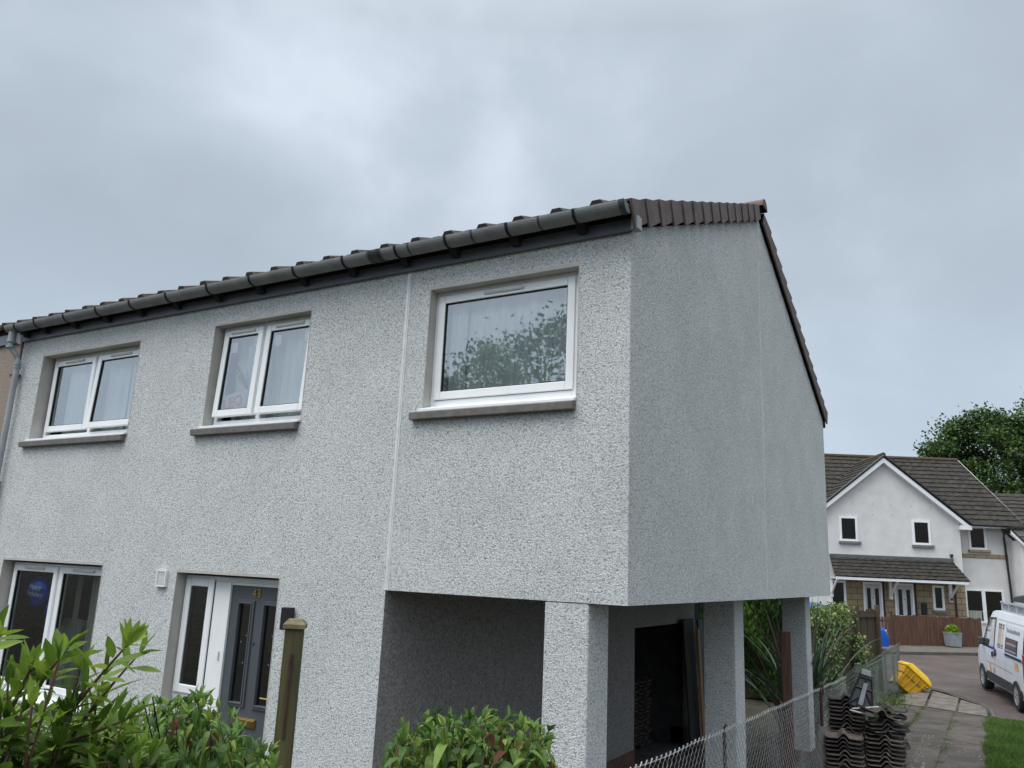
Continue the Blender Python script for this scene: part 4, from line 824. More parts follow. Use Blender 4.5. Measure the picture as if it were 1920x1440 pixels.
# wooden gate post in front of the wall
gp = empty('gate_post', (-1.14, -1.95, 0.1), radians(38), 'mossy square wooden post with a pointed cap beside the front door', 'post')
q = MB(); q.box(-.047, .047, -.047, .047, 0, 2.10); q.build('post_shaft', 'oldwood', gp, bevel=.005)
q = MB(); q.lathe([(.066, 2.10), (.082, 2.103), (.082, 2.125), (.052, 2.150), (.0, 2.152)], (0, 0, 0), 4, Matrix.Rotation(radians(45), 4, 'Z')); q.build('post_cap', 'capwood', gp)
q = MB(); q.box(-.007, .007, -.056, -.050, 1.55, 1.98); q.build('iron_strip', 'rust', gp, bevel=.003)

# ------------------------------------------------------------------ chain-link fence along the path
random.seed(3)
FX = .085
def ftop(y): return 1.345 - .028 * y if y < 8.5 else 1.107
def fbot(y): return G(.1, y) * 1.0 + .02
def chain(mb, y0, y1, pitch, r, seg=.033, sides=3, jit=.004):
    n = int((y1 - y0) / pitch)
    for i in range(n):
        y = y0 + i * pitch; zt, zb = ftop(y), fbot(y); m_ = max(6, int((zt - zb) / (pitch * .9))); pts = []
        jy = ru(-jit, jit); sagx = .02 * sin(y * 1.7) + .012 * sin(y * 4.1)
        zt2 = zt - .012 * abs(sin(y * 2.6))
        for j in range(m_ + 1):
            t = j / m_; z = zb + (zt2 - zb) * t; s_ = 1 if j % 2 == 0 else -1
            if i % 2: s_ = -s_
            pts.append((FX + sagx * sin(pi * t) + s_ * .003, y + jy + s_ * pitch * .50 + .008 * sin(t * 9 + y), z))
        pts.append((pts[-1][0] + .004, pts[-1][1] + pitch * .45, zt2 + .028)); pts.append((pts[-1][0], pts[-1][1] + pitch * .25, zt2 + .008))
        mb.tube(pts, r, sides, cap=False)
fe = empty('chain_link_fence', (FX, 3, 0), 0, 'sagging galvanised chain-link fence between the pillars and the path', 'fence')
def pf(o): o.parent = fe; o.matrix_parent_inverse = Matrix.Translation(fe.location).inverted(); return o
q = MB(); chain(q, -1.2, 9.0, .048, .0021); pf(q.build('wire_mesh', 'wire'))
q = MB(); q.tube([(FX, y, ftop(y) - .012 * abs(sin(y * 2.6)) + .004) for y in [-1.2 + .2 * i for i in range(52)]], .0032, 5, cap=False); pf(q.build('line_wire', 'wire'))
for y in (2.15, 4.35): q = MB(); q.tube([(FX - .03, y, .1), (FX - .035, y - .02, ftop(y) + .0), (FX - .01, y - .05, ftop(y) + .03)], .016, 8); pf(q.build('iron_stake', 'rust'))
fe2 = empty('chain_link_fence', (FX, 12, 0), 0, 'greenish chain-link fence with grey metal posts behind the tile stacks', 'fence')
def pf2(o): o.parent = fe2; o.matrix_parent_inverse = Matrix.Translation(fe2.location).inverted(); return o
q = MB(); chain(q, 9.0, 18.2, .055, .0024, sides=3); pf2(q.build('wire_mesh', 'greenwire'))
for y, h in ((10.6, 1.15), (15.1, 1.13), (18.1, 1.05)): q = MB(); q.tube([(.03, y, .0), (.03, y, h)], .032, 10); q.tube([(.03, y, h), (.03, y, h + .03)], .036, 10); pf2(q.build('fence_post', 'steelpost'))
q = MB(); q.tube([(.03, 15.1, 1.0), (.03, 18.1, .95)], .008, 5); q.tube([(.03, 18.1, .9), (.03, 16.9, .25)], .014, 6); pf2(q.build('line_wire', 'steelpost'))
# curled wire roll hooked on the fence by the last pillar
q = MB(); q.tube([(FX + .01, 6.62, .7), (FX + .01, 6.6, 1.13), (FX, 6.63, 1.2), (FX, 6.72, 1.225), (FX, 6.80, 1.17), (FX, 6.80, 1.06)], .02, 8)
tag(q.build('bent_stake', 'rust'), 'bent dark stake curling over the fence beside the last pillar', 'stake')
q = MB(); M0 = Matrix.Translation((-.055, 5.25, 0)) @ Matrix.Rotation(radians(12), 4, 'Z'); q.box(-.062, .062, -.055, .055, 0, 1.955, M0)
tag(q.build('timber_post', 'brownwood', bevel=.012), 'plain brown timber post standing before the last pillar', 'post')
# boards leaning at the far end of the bay wall
def board(lab, mt, x, y, wd, h, lean=.05, th=.03, zt=0, grp=None):
    q = MB(); q.box(-th / 2, th / 2, -wd / 2, wd / 2, 0, h); o = q.build('timber_board', mt, bevel=.003); o.location = (x, y, .0); o.rotation_euler = (0, -lean, zt); return tag(o, lab, 'board')
board('widest dark stained board leaning on the bay wall', 'dullboard', -1.90, 7.50, .50, 1.90, .06)
board('bare pine board with knots leaning against the darker boards', 'pine', -1.80, 7.62, .11, 1.75, .05, .035)
board('grey-blue board at the open end of the bay wall', 'slateboard', -1.86, 7.93, .24, 1.88, .05)

# ------------------------------------------------------------------ roof tile stacks by the fence
random.seed(9)
def tile_mesh(wd=.47, dp_=.36, hump=.06, th=.016):
    prof = [(-.5, .012), (-.45, 0), (-.16, 0), (-.05, hump), (.03, hump), (.13, .005), (.34, 0), (.44, .0), (.5, .022)]
    q = MB(); vs = []
    for y in (-dp_ / 2, dp_ / 2):
        for p_ in prof: vs.append((p_[0] * wd, y, p_[1] + th))
        for p_ in prof: vs.append((p_[0] * wd, y, p_[1]))
    n = len(prof); fs = []
    for i in range(n - 1):
        fs += [(i, i + 1, 2 * n + i + 1, 2 * n + i), (n + i, 3 * n + i, 3 * n + i + 1, n + i + 1), (i, n + i, n + i + 1, i + 1), (2 * n + i, 2 * n + i + 1, 3 * n + i + 1, 3 * n + i)]
    fs += [(0, 2 * n, 3 * n, n), (n - 1, 2 * n - 1, 4 * n - 1, 3 * n - 1)]
    q.add(vs, fs); return q
t0 = tile_mesh().build('loose_tile', 'tilestack', bevel=.003, fix=True)
t0b = tile_mesh().build('loose_tile', 'tiledark', bevel=.003, fix=True)
used = [False, False]
def put_tile(x, y, z, rz, ry=0, rx=0, lab='', grp=None, dark=False):
    src = t0b if dark else t0; i = 1 if dark else 0
    if used[i]: o = src.copy(); COL.objects.link(o)
    else: o = src; used[i] = True
    o.location = (x, y, z); o.rotation_euler = (rx, ry, rz); o['label'] = lab; o['category'] = 'roof tile'
    if grp: o['group'] = grp
    return o
FACE = radians(9)
STK = [(.30, 7.45, 16, 'ribbed roof tile in the tall stack right against the last pillar', 'roof tiles in the tallest stack', .0),
       (.335, 6.80, 8, 'ribbed roof tile in the front left stack', 'roof tiles in the front left stack', .0),
       (.80, 7.10, 8, 'ribbed roof tile in the front right stack', 'roof tiles in the front right stack', .0)]
for x, y, n, lab, grp, _ in STK:
    zb = G(x, y)
    for k in range(n):
        put_tile(x + ru(-.012, .012) - .0005 * k, y + ru(-.012, .012), zb + .035 + k * (.052 if n > 12 else .053), FACE + ru(-.05, .05), ru(-.015, .015), ru(-.015, .015), lab, grp, rnd() < (.35 if n > 12 else .15))
for k in range(8):
    put_tile(.78 + ru(-.03, .03), 7.75 + ru(-.04, .04), G(.8, 7.7) + .25 + k * .065, FACE + ru(-.2, .2), ru(-.1, .1), ru(-.12, .12), 'dirty roof tile in the untidy stack at the back right', 'roof tiles in the untidy back stack', True)
for k in range(4): put_tile(.80 + ru(-.03, .03), 7.12, G(.8, 7.1) + .035 + 8 * .053 + k * .045, FACE + .3 + ru(-.2, .2), ru(-.06, .06), ru(-.06, .06), 'dirty roof tile lying loose on the front right stack', 'loose tiles on the front right stack', True)
put_tile(.74, 7.05, G(.8, 7.1) + .70, FACE + .2, radians(18), radians(-8), 'reddish tilted roof tile topping the right-hand stack')
for k in range(7):
    rr = MB(); rr.lathe([(0, -.03), (.035, -.015), (.045, .01), (.02, .035), (0, .04)], n=6); 
    s_ = rr.build('broken_tile_piece', 'rubble'); s_.location = (ru(.98, 1.22), ru(6.6, 7.5), G(1, 7) + .03); s_.rotation_euler = (rnd() * 3, rnd() * 3, 0); s_.scale = (ru(.7, 1.6), ru(.7, 1.3), ru(.6, 1))
    tag(s_, 'small lump of broken tile on the path beside the stacks', 'rubble', 'broken tile lumps on the path')
rb = MB()
for i in range(800):
    y = ru(5.8, 11); x = 1.0 + abs(random.gauss(0, .13)) * (1 + (8 - y) * .15 if y < 8 else .7); r = ru(.004, .014); z = G(x, y)
    if rnd() < .5: x = ru(.3, 1.95)
    rb.lathe([(r * .8, 0), (r, r * .4), (0, r * .9)], (x, y, z - .002), 5)
tag(rb.build('rubble_chips', 'rubble'), 'small stone and tile chips scattered over the path', 'rubble', kind='stuff')
# dark plastic carrier frame on top of the stacks
cr_ = empty('plastic_crate', (.50, 7.35, 1.02), 0, 'black and grey slatted plastic crate perched on the roof tile stacks', 'crate'); cr_.rotation_euler = (radians(-18), radians(14), radians(12)); 
q = MB(); q.prism([(-.16, -.14), (.18, -.16), (.09, .30), (-.07, .31)], 1, -.02, .02); q.build('crate_panel', 'vangrey', cr_, bevel=.006)
q = MB()
for a, c in (((-.15, -.14), (-.06, .31)), ((.17, -.15), (.085, .30)), ((-.04, -.14), (.03, .30)), ((-.15, -.13), (.03, .05)), ((.16, -.1), (.03, .1)), ((-.09, .12), (.12, .12)), ((-.07, .27), (.09, .27))): q.tube([(a[0], -.03, a[1]), (c[0], -.03, c[1])], .014, 6)
q.build('crate_rib', 'black', cr_)
q = MB(); q.box(-.055, .07, -.05, .03, .30, .38); q.build('crate_handle', 'zinc', cr_, bevel=.01)
q = MB(); q.prism([(-.03, -.11), (.03, -.11), (.05, .20), (0, .20)], 1, -.045, -.034); q.build('crate_label', 'zinc', cr_)
for i, (a, b_, lab) in enumerate((((.42, 7.05, .90), (.76, 6.98, .97), 'longer pale batten lying on the tiles below the crate'), ((.40, 7.0, .885), (.70, 6.9, .86), 'shorter pale batten lying on the tiles'))):
    q = MB(); q.tube([a, b_], .011, 4); tag(q.build('wooden_batten', 'bead'), lab, 'batten')
# tiles stored inside the dark doorway
random.seed(4)
for c in range(3):
    for k in range(18):
        o = put_tile(-2.62 - .05 * rnd(), 5.78 + c * .53, .03 + k * .055, radians(90) + ru(-.04, .04), 0, 0, ('roof tile in the left pile inside the dark store', 'roof tile in the middle pile inside the dark store', 'roof tile in the right pile inside the dark store')[c], ('left pile of tiles in the store', 'middle pile of tiles in the store', 'right pile of tiles in the store')[c], True)  # darker tile colour stands in for the shade inside the store
if not used[0]: bpy.data.objects.remove(t0)

# ------------------------------------------------------------------ plants beyond the bay
random.seed(12)
def P0(o, loc): o.matrix_parent_inverse = Matrix.Translation(loc).inverted()
hd_ = empty('conifer_hedge', (-4, 14, 0), 0, 'bright green conifer hedge beyond the open bay', 'hedge')
hb = MB()
for i in range(15000):
    x = ru(-8.5, -1.7); z = rnd() ** .85 * 3.1; fr = .35 * sin(x * 3.1) * sin(z * 2.4 + x) + .12 * sin(x * 9 + z * 5)
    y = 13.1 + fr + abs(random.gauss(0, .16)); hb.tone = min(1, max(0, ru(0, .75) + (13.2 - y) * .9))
    if x > -2.1: y += (x + 2.1) * 1.5
    d = Vector((ru(-.6, .6), ru(-1, .1), ru(.5, 1.4)))
    leaf(hb, Vector((x, y, z)), d, Vector((0, -1, .3)) + rvec(.3), ru(.09, .19), ru(.04, .075), .2, .1, n=2)
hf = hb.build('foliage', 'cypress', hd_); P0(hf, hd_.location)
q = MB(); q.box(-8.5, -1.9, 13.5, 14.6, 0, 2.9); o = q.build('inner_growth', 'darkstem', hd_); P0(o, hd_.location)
fx = empty('flax_plant', (-.75, 9.6, 0), 0, 'large sword-leaved flax plant behind the last pillars', 'plant')
fm = MB()
for i in range(120):
    a = ru(0, 2 * pi); ll = ru(1.3, 2.5); lean = ru(.05, .75) if i > 25 else ru(.02, .25); b0 = Vector((ru(-.25, .25), ru(-.25, .25), 0)); w_ = ru(.035, .06); fm.tone = 0.0 if rnd() < .10 else ru(.3, 1)
    o_ = Vector((cos(a), sin(a), 0)); sd2 = Vector((-sin(a), cos(a), 0)); vs = []; n = 9; tw = ru(-.6, .6)
    for k in range(n + 1):
        t = k / n; c = b0 + o_ * (ll * (lean * t + .45 * lean * t ** 3)) + Vector((0, 0, ll * (t * cos(lean * .7) - .42 * lean * t ** 3)))
        wk = w_ * (1 - t ** 3) * (.6 + .4 * min(1, t * 4)) * .5 + .001; sv = (sd2 * cos(tw * t) + Vector((0, 0, 1)) * sin(tw * t) * .6); vs += [tuple(c + sv * wk + o_ * wk * .5), tuple(c), tuple(c - sv * wk + o_ * wk * .5)]
    fm.add(vs, [f for k in range(n) for f in ((3 * k, 3 * k + 1, 3 * k + 4, 3 * k + 3), (3 * k + 1, 3 * k + 2, 3 * k + 5, 3 * k + 4))])
fm.build('sword_leaves', 'phorm', fx)
q = MB()
for k in range(5): a = rvec(.12); q.tube([(a.x, a.y, 0), (a.x * 2, a.y * 2, 1.1), (a.x * 4, a.y * 3, 1.9)], .009, 5)
q.build('dead_stalk', 'brownwood', fx)
# old timber fence, ivy over its near end
FA, FB = Vector((-1.32, 13.3, 0)), Vector((-.36, 17.2, 0)); fd = (FB - FA).normalized(); fl_ = (FB - FA).length
tf = empty('timber_fence', FA, atan2(fd.y, fd.x), 'old brown upright-board fence half covered in ivy', 'fence')
random.seed(8)
q = MB(); x = 0
while x < fl_: wd = ru(.13, .16); q.box(x, x + wd - .012, -.012 + ru(-.008, .008), .012, .05, 1.92 + ru(-.04, .05)); x += wd
q.build('fence_boards', 'fencewood', tf)
for x in (0, 1.35, 2.7, fl_): q = MB(); q.box(x - .05, x + .05, -.11, -.02, 0, 2.03 if x > 2 else 1.98); q.build('fence_post', 'fencewood', tf, bevel=.006)
for z in (.5, 1.75): q = MB(); q.box(0, fl_, -.055, -.014, z, z + .07); q.build('fence_rail', 'fencewood', tf)
iv = empty('ivy', FA, atan2(fd.y, fd.x), 'pale variegated ivy climbing over the old timber fence', 'ivy')
im = MB()
for i in range(5200):
    if rnd() < .13: x = random.gauss(2.55, .16); z = ru(.55, 1.35) - abs(x - 2.5) * .5
    else:
        x = ru(-.5, 1.75); z = 2.05 - rnd() ** 1.1 * (1.75 if x < 1.3 else 1.0)
        if .15 < x < .5 and z < 1.6 and rnd() < .8: continue
    y = -.10 - abs(random.gauss(0, .10)) * (1.5 if z > 1.7 else 1); im.tone = min(1, max(0, random.gauss(.5, .3)))
    d = rvec(.6); d.z -= .3; leaf(im, Vector((x, y, z + .07 * sin(x * 8))), d, Vector((0, -1, .5)) + rvec(.4), ru(.05, .085), ru(.05, .08), .3, .2, n=2)
im.build('leaves', 'ivy', iv)
for (x, h, lab, mt, dx) in ((-.15, 1.55, 'rough brown stake leaning in front of the ivy', 'fencewood', .07), (.02, 1.05, 'short orange-brown split stake below the ivy', 'pine', -.05)):
    b0 = FA + fd * x + Vector((.22, -.5, 0)); q = MB(); q.tube([tuple(b0), tuple(b0 + Vector((dx, 0, h * .5))), tuple(b0 + Vector((dx * 1.5, 0, h)))], [.05, .045, .04], 7)
    tag(q.build('garden_stake', mt), lab, 'stake')
random.seed(15)
wm = MB()
for i in range(1500):
    cx, cy, sp, hh = random.choice([(.25, 14.2, .22, .45), (.18, 12.4, .18, .4), (.25, 10.6, .15, .3), (.2, 8.9, .12, .3), (-.3, 11, .25, .5), (-.4, 14.5, .3, .7)])
    x, y = random.gauss(cx, sp * .6), random.gauss(cy, sp * 2.2); h = rnd() * hh * .7; wm.tone = rnd()
    leaf(wm, Vector((x, y, G(max(x, .2), y) + h * .8)), rvec(.6) + Vector((0, 0, .8)), rvec(1), ru(.05, .13), ru(.02, .04), .4, .2, n=3)
for i in range(4500):   # moss and grass growing in the joints between the slabs
    if rnd() < .6: y = ru(8.2, 15.2); x = .72 + .02 * sin(y * 3) + random.gauss(0, .02) * (1 + (y > 11) * .6)
    else: y = ru(6, 15.5); x = 1.36 + .02 * sin(y * 2) + random.gauss(0, .016)
    if sin(y * 5 + x * 3) + sin(y * 2.1) + sin(y * 13.7) * .8 < -.2: continue
    x += random.gauss(0, .03)
    wm.tone = ru(.2, 1); leaf(wm, Vector((x, y, G(x, y))), Vector((ru(-.5, .5), ru(-.5, .5), 1)), rvec(1), ru(.012, .035), .006, .4, .1, n=2)
tag(wm.build('weeds', 'weed'), 'green weeds and moss along the fence foot and the path joints', 'weeds', kind='stuff')

# ------------------------------------------------------------------ houses across the road
FH = (-0.788, 31.914, 0); FR = radians(25.6)
fh = empty('white_house', FH, FR, 'white rendered house with a front gable and a tiled canopy over two white doors', 'house')
GND = .45
def wallbox(mb, u0, u1, n0, n1, z0, z1): mb.box(u0, u1, n0, n1, z0, z1)
q = MB()
q.prism([(-3.75, GND - .3), (2.34, GND - .3), (2.34, 5.18), (-.70, 7.72), (-3.75, 5.18)], 1, 0, 5.0)
q.box(-8, 5.0, .6, 7, GND - .3, 5.10); wl_ = q.build('wall', 'wrender', fh, fix=True)
q = MB(); q.box(-2.95, 2.352, -.02, 0.0, GND - .3, 2.66); q.box(2.334, 2.358, 0, .3, GND - .3, 2.66)
q.build('stone_facing', 'stone', wl_)
q = MB(); q.box(2.345, 4.45, .58, .60, 3.76, 3.93); q.build('stone_band', 'stone', wl_)
def far_roof(mb, A, B, C_, D_, courses, th=.035, jit=.004, seg=.3):
    """A-B eaves, D-C ridge; stepped courses with slightly uneven tails"""
    A, B, C_, D_ = map(Vector, (A, B, C_, D_)); Nn = (B - A).cross(D_ - A).normalized()
    if Nn.z < 0: Nn = -Nn
    n = max(2, int((B - A).length / seg))
    for c in range(courses):
        t0, t1 = c / courses, (c + 1) / courses; rows = []
        for t, off in ((t0, -.01), (t0, th), (t1, 0)):
            a = A.lerp(D_, t); b_ = B.lerp(C_, t); row = []
            for i in range(n + 1):
                bump_ = .022 * (i % 2) if off > -.01 or True else 0
                row.append(tuple(a.lerp(b_, i / n) + Nn * (off + bump_ + ru(-jit, jit)))); 
            rows.append(row)
        m_ = n + 1; mb.add([v for r in rows for v in r], [(j * m_ + i, j * m_ + i + 1, (j + 1) * m_ + i + 1, (j + 1) * m_ + i) for j in range(2) for i in range(n)])
random.seed(2)
q = MB(); far_roof(q, (-8, .2, 5.15), (5.02, .2, 5.12), (4.05, 3.5, 8.25), (-8, 3.5, 8.35), 15, seg=.17); far_roof(q, (5.02, 6.9, 5.12), (-8, 6.9, 5.12), (-8, 3.5, 8.35), (4.05, 3.5, 8.25), 6)
AP = (-.62, 7.86)
far_roof(q, (2.72, -.22, 5.12), (2.72, 3.2, 5.12), (AP[0], 3.2, AP[1]), (AP[0], -.22, AP[1]), 15, seg=.17)
far_roof(q, (-3.96, 3.2, 5.12), (-3.96, -.22, 5.12), (AP[0], -.22, AP[1]), (AP[0], 3.2, AP[1]), 15, seg=.17)
rfo = q.build('roof', 'fartile', fh)
q = MB(); q.tube([(AP[0], -.26, AP[1] + .0), (AP[0], 3.3, AP[1] + .02)], .10, 8); q.build('ridge', 'oldtile', rfo)
q = MB(); q.tube([(-8, 3.5, 8.36), (4.05, 3.5, 8.26)], .10, 8); q.build('ridge', 'oldtile', rfo)
q = MB()
for sg_ in (1, -1):
    a = Vector((AP[0], -.22, AP[1] - .12)); c = Vector((AP[0] + sg_ * 3.30, -.22, 5.12 - .12 + .0)); 
    q.add([(a.x, -.24, a.z), (c.x, -.24, c.z), (c.x, -.24, c.z - .17), (a.x, -.24, a.z - .21), (a.x, .0, a.z - .21), (c.x, .0, c.z - .17)], [(0, 1, 2, 3), (3, 2, 5, 4)])
q.box(2.28, 2.72, -.245, .60, 4.86, 5.03)
q.box(2.70, 5.0, .12, .20, 4.99, 5.12); q.add([(4.98, .18, 5.05), (5.03, .18, 5.02), (4.10, 3.48, 8.20), (4.05, 3.5, 8.27)], [(0, 1, 2, 3)]); q.add([(5.03, .15, 5.16), (5.06, .15, 5.13), (4.10, 3.48, 8.27), (4.06, 3.5, 8.30)], [(0, 1, 2, 3)])
q.build('bargeboard', 'upvc', fh)
q = MB(); 
for sg_ in (1, -1): q.tube([(AP[0], -.25, AP[1] - .04), (AP[0] + sg_ * 3.36, -.25, 5.06)], .055, 6)
q.tube([(2.7, .08, 5.10), (5.0, .08, 5.08)], .06, 6); q.build('dark_verge_trim', 'black', fh)
def far_window(u0, u1, z0, z1, n, sill=True, mull=None, split=None, dark='fglass'):
    f = MB(); frame_ring(f, u0, u1, z0, z1, .09, n - .04, n + .02)
    if mull: f.box(mull - .07, mull + .07, n - .035, n + .02, z0 + .075, z1 - .075)
    fo = f.build('window', 'upvc', fh)
    g_ = MB(); g_.quad((u0 + .07, n - .012, z0 + .07), (u1 - .07, n - .012, z0 + .07), (u1 - .07, n - .012, z1 - .07), (u0 + .07, n - .012, z1 - .07)); g_.build('pane', dark, fo)
    b_ = MB(); b_.quad((u0 + .07, n - .004, z0 + .07), (u1 - .07, n - .004, z0 + .07), (u1 - .07, n - .004, z1 - .07), (u0 + .07, n - .004, z1 - .07)); b_.build('dark_room', 'inside', fo)
    if sill: s_ = MB(); s_.box(u0 - .04, u1 + .10, n - .10, n - .0, z0 - .10, z0 - .002); s_.build('window_sill', 'sill' if n < .5 else 'stone', fo)
    return fo
far_window(-2.50, -1.76, 4.22, 5.25, 0); far_window(.43, 1.16, 4.18, 5.19, 0); far_window(2.92, 3.64, 4.10, 5.06, .6)
far_window(1.05, 1.50, 1.60, 2.58, -.02)
wf = far_window(2.58, 4.14, 1.15, 2.52, .6, sill=False, mull=3.33)
q = MB(); q.box(2.65, 3.25, .575, .59, 1.6, 1.64); q.box(2.7, 3.2, .58, .592, 1.2, 1.6); q.build('net_curtain', 'drape', wf)
far_window(-3.00, -2.36, 1.3, 2.62, -.02, sill=False)
for u0, u1 in ((-1.68, -.93), (-.45, .31)):
    d_ = MB(); frame_ring(d_, u0, u1, GND, 2.60, (.06, .06, .03, .07), -.07, -.02); do = d_.build('front_door', 'upvc', fh)
    l_ = MB(); l_.box(u0 + .06, u1 - .06, -.055, -.021, GND + .03, 2.53); lo = l_.build('door_leaf', 'upvcd', do)
    for c in (-.16, .16): g_ = MB(); g_.box((u0 + u1) / 2 + c - .075, (u0 + u1) / 2 + c + .075, -.060, -.056, 1.35, 2.36); g_.build('glass_strip', 'black', lo)
    g_ = MB(); g_.box((u0 + u1) / 2 - .12, (u0 + u1) / 2 + .12, -.064, -.056, 1.14, 1.20); g_.build('letterbox', 'gold', lo)
    g_ = MB(); g_.box((u0 + u1) / 2 - .03, (u0 + u1) / 2 + .03, -.060, -.056, 1.95, 2.0); g_.build('number_plate', 'signgr', lo)
cn = MB(); random.seed(6)
far_roof(cn, (-3.12, -1.12, 2.78), (2.08, -1.12, 2.78), (1.93, .0, 3.58), (-2.95, .0, 3.58), 6, th=.03, seg=.15); co = cn.build('canopy', 'fartile', fh)
q = MB(); q.box(-2.95, 1.95, -.11, -.001, 3.54, 3.68); q.build('lead_flashing', 'lead', co)
q = MB(); q.box(-3.05, 2.02, -1.11, -1.04, 2.66, 2.76); q.box(-3.0, 1.98, -1.04, -.03, 2.70, 2.725); q.add([(2.02, -1.1, 2.70), (2.02, -1.1, 2.78), (1.93, 0, 3.56), (1.93, 0, 2.70)], [(0, 1, 2, 3)]); q.build('white_fascia', 'upvc', co)
for u in (-2.95, -.60, 1.74):
    q = MB(); q.box(u - .06, u + .06, -.12, -.021, 1.95, 2.68); q.tube([(u, -.08, 2.1), (u, -.55, 2.45), (u, -.92, 2.68)], .05, 6); q.build('canopy_bracket', 'upvc', fh)
for u in (-.88, .37, 1.93): q = MB(); q.tube([(u, -.07, GND), (u, -.07, 2.64)], .035, 8); q.build('drainpipe', 'maroon', fh)
q = MB(); q.tube([(4.62, .1, 5.06), (4.5, .25, 4.96), (4.33, .50, 4.85), (4.32, .52, 4.6), (4.40, .52, 2.4), (4.42, .52, .5)], .045, 8); q.build('drainpipe', 'black', fh)
q = MB(); q.box(.57, .78, -.12, -.02, 1.42, 1.86); q.build('post_box', 'black', fh, bevel=.02)
q = MB(); q.box(1.70, 1.79, -.14, -.12, 2.0, 2.1); q.build('door_lamp', 'black', fh)
q = MB(); q.box(1.86, 1.96, -.10, -.001, 3.75, 3.85); q.tube([(1.92, -.05, 3.75), (1.93, -.05, 3.60)], .02, 6); q.build('wall_lamp', 'black', fh)
q = MB()
for u, z in ((-1.45, 6.72), (.55, 6.62), (-1.55, 6.35), (-1.9, 5.85), (-1.1, 5.8), (-.35, 5.78), (.45, 5.75), (1.25, 5.72), (-1.1, 5.35), (-.35, 5.36)): q.box(u - .012, u + .012, -.006, 0, z - .05, z + .03)
q.build('wall_fixing', 'drape', wl_)
nh = empty('far_house', FH, FR, 'next white house with a sloping white-edged porch roof at the right edge', 'house')
q = MB(); q.box(4.52, 9, .3, 6, .2, 4.95); q.prism([(4.5, .2), (7.5, .2), (7.5, 1.5), (4.5, 4.5)], 1, -.35, .3); q.build('wall', 'wrender', nh, fix=True)
q = MB(); q.add([(4.1, -.5, 4.98), (7.6, -.5, 1.35), (7.6, .3, 1.35), (4.1, .3, 4.98)], [(0, 1, 2, 3)]); q.add([(4.1, -.5, 4.98), (7.6, -.5, 1.35), (7.6, -.5, 1.27), (4.1, -.5, 4.90)], [(0, 1, 2, 3)]); q.build('porch_roof', 'fartile', nh)
q = MB(); q.add([(4.1, -.48, 4.90), (7.6, -.48, 1.27), (7.6, -.48, 1.13), (4.1, -.48, 4.76), (7.6, -.35, 1.13), (4.1, -.35, 4.76)], [(0, 1, 2, 3), (3, 2, 4, 5)]); q.build('white_verge', 'upvc', nh)
q = MB(); q.box(4.58, 6, .285, .30, 4.2, 4.72); q.build('stone_panel', 'stone', nh)
q = MB(); far_roof(q, (4.3, .0, 5.0), (12, .0, 5.0), (12, 3.5, 6.8), (5.3, 3.5, 6.8), 9); q.build('roof', 'fartile', nh)

# brown board fence and planter before the white house
bf = empty('board_fence', (-1.45, 27.15, .40), radians(34.5), 'red-brown vertical board garden fence before the white house', 'fence')
random.seed(31)
def pick(x0, x1, wd, gap, h, jit, nm):
    q = MB(); x = x0
    while x < x1: w_ = wd * ru(.9, 1.1); q.box(x, x + w_, -.012 + ru(-.006, .006), .012, .02, h + ru(-jit, jit)); x += w_ + gap * ru(.6, 1.4)
    return q.build(nm, 'redfence', bf)
pick(.0, .62, .085, .03, 1.0, .015, 'picket_section'); pick(.66, 3.95, .115, .008, 1.08, .03, 'board_section')
q = MB(); q.box(0, 3.95, .014, .05, .2, .28); q.box(0, 3.95, .014, .05, .82, .90); q.build('fence_rail', 'redfence', bf)
q = MB(); q.box(.60, .68, .02, .10, 0, 1.22); q.box(3.92, 4.0, .02, .10, 0, 1.05); q.build('fence_post', 'redfence', bf)
pl_ = empty('planter', (.92, 28.42, .50), radians(30), 'grey square planter of lime green foliage against the brown board fence', 'planter')
q = MB()
q.add([(x * a, y * a, z) for a, z in ((.19, 0), (.225, .44)) for x, y in ((-1, -1), (1, -1), (1, 1), (-1, 1))], [(0, 3, 2, 1)] + [(i, (i + 1) % 4, (i + 1) % 4 + 4, i + 4) for i in range(4)]); q.box(-.235, .235, -.235, .235, .44, .47); q.build('pot', 'zinc', pl_)
q = MB(); random.seed(3)
for i in range(500):
    v = rvec(1).normalized() * ru(.08, .22); v.z = abs(v.z) * 1.25; q.tone = rnd(); leaf(q, Vector((v.x, v.y, .45 + v.z)), v + rvec(.1), Vector((0, 0, 1)), .09, .05, .3, .2, n=2)
q.build('foliage', 'lime', pl_)
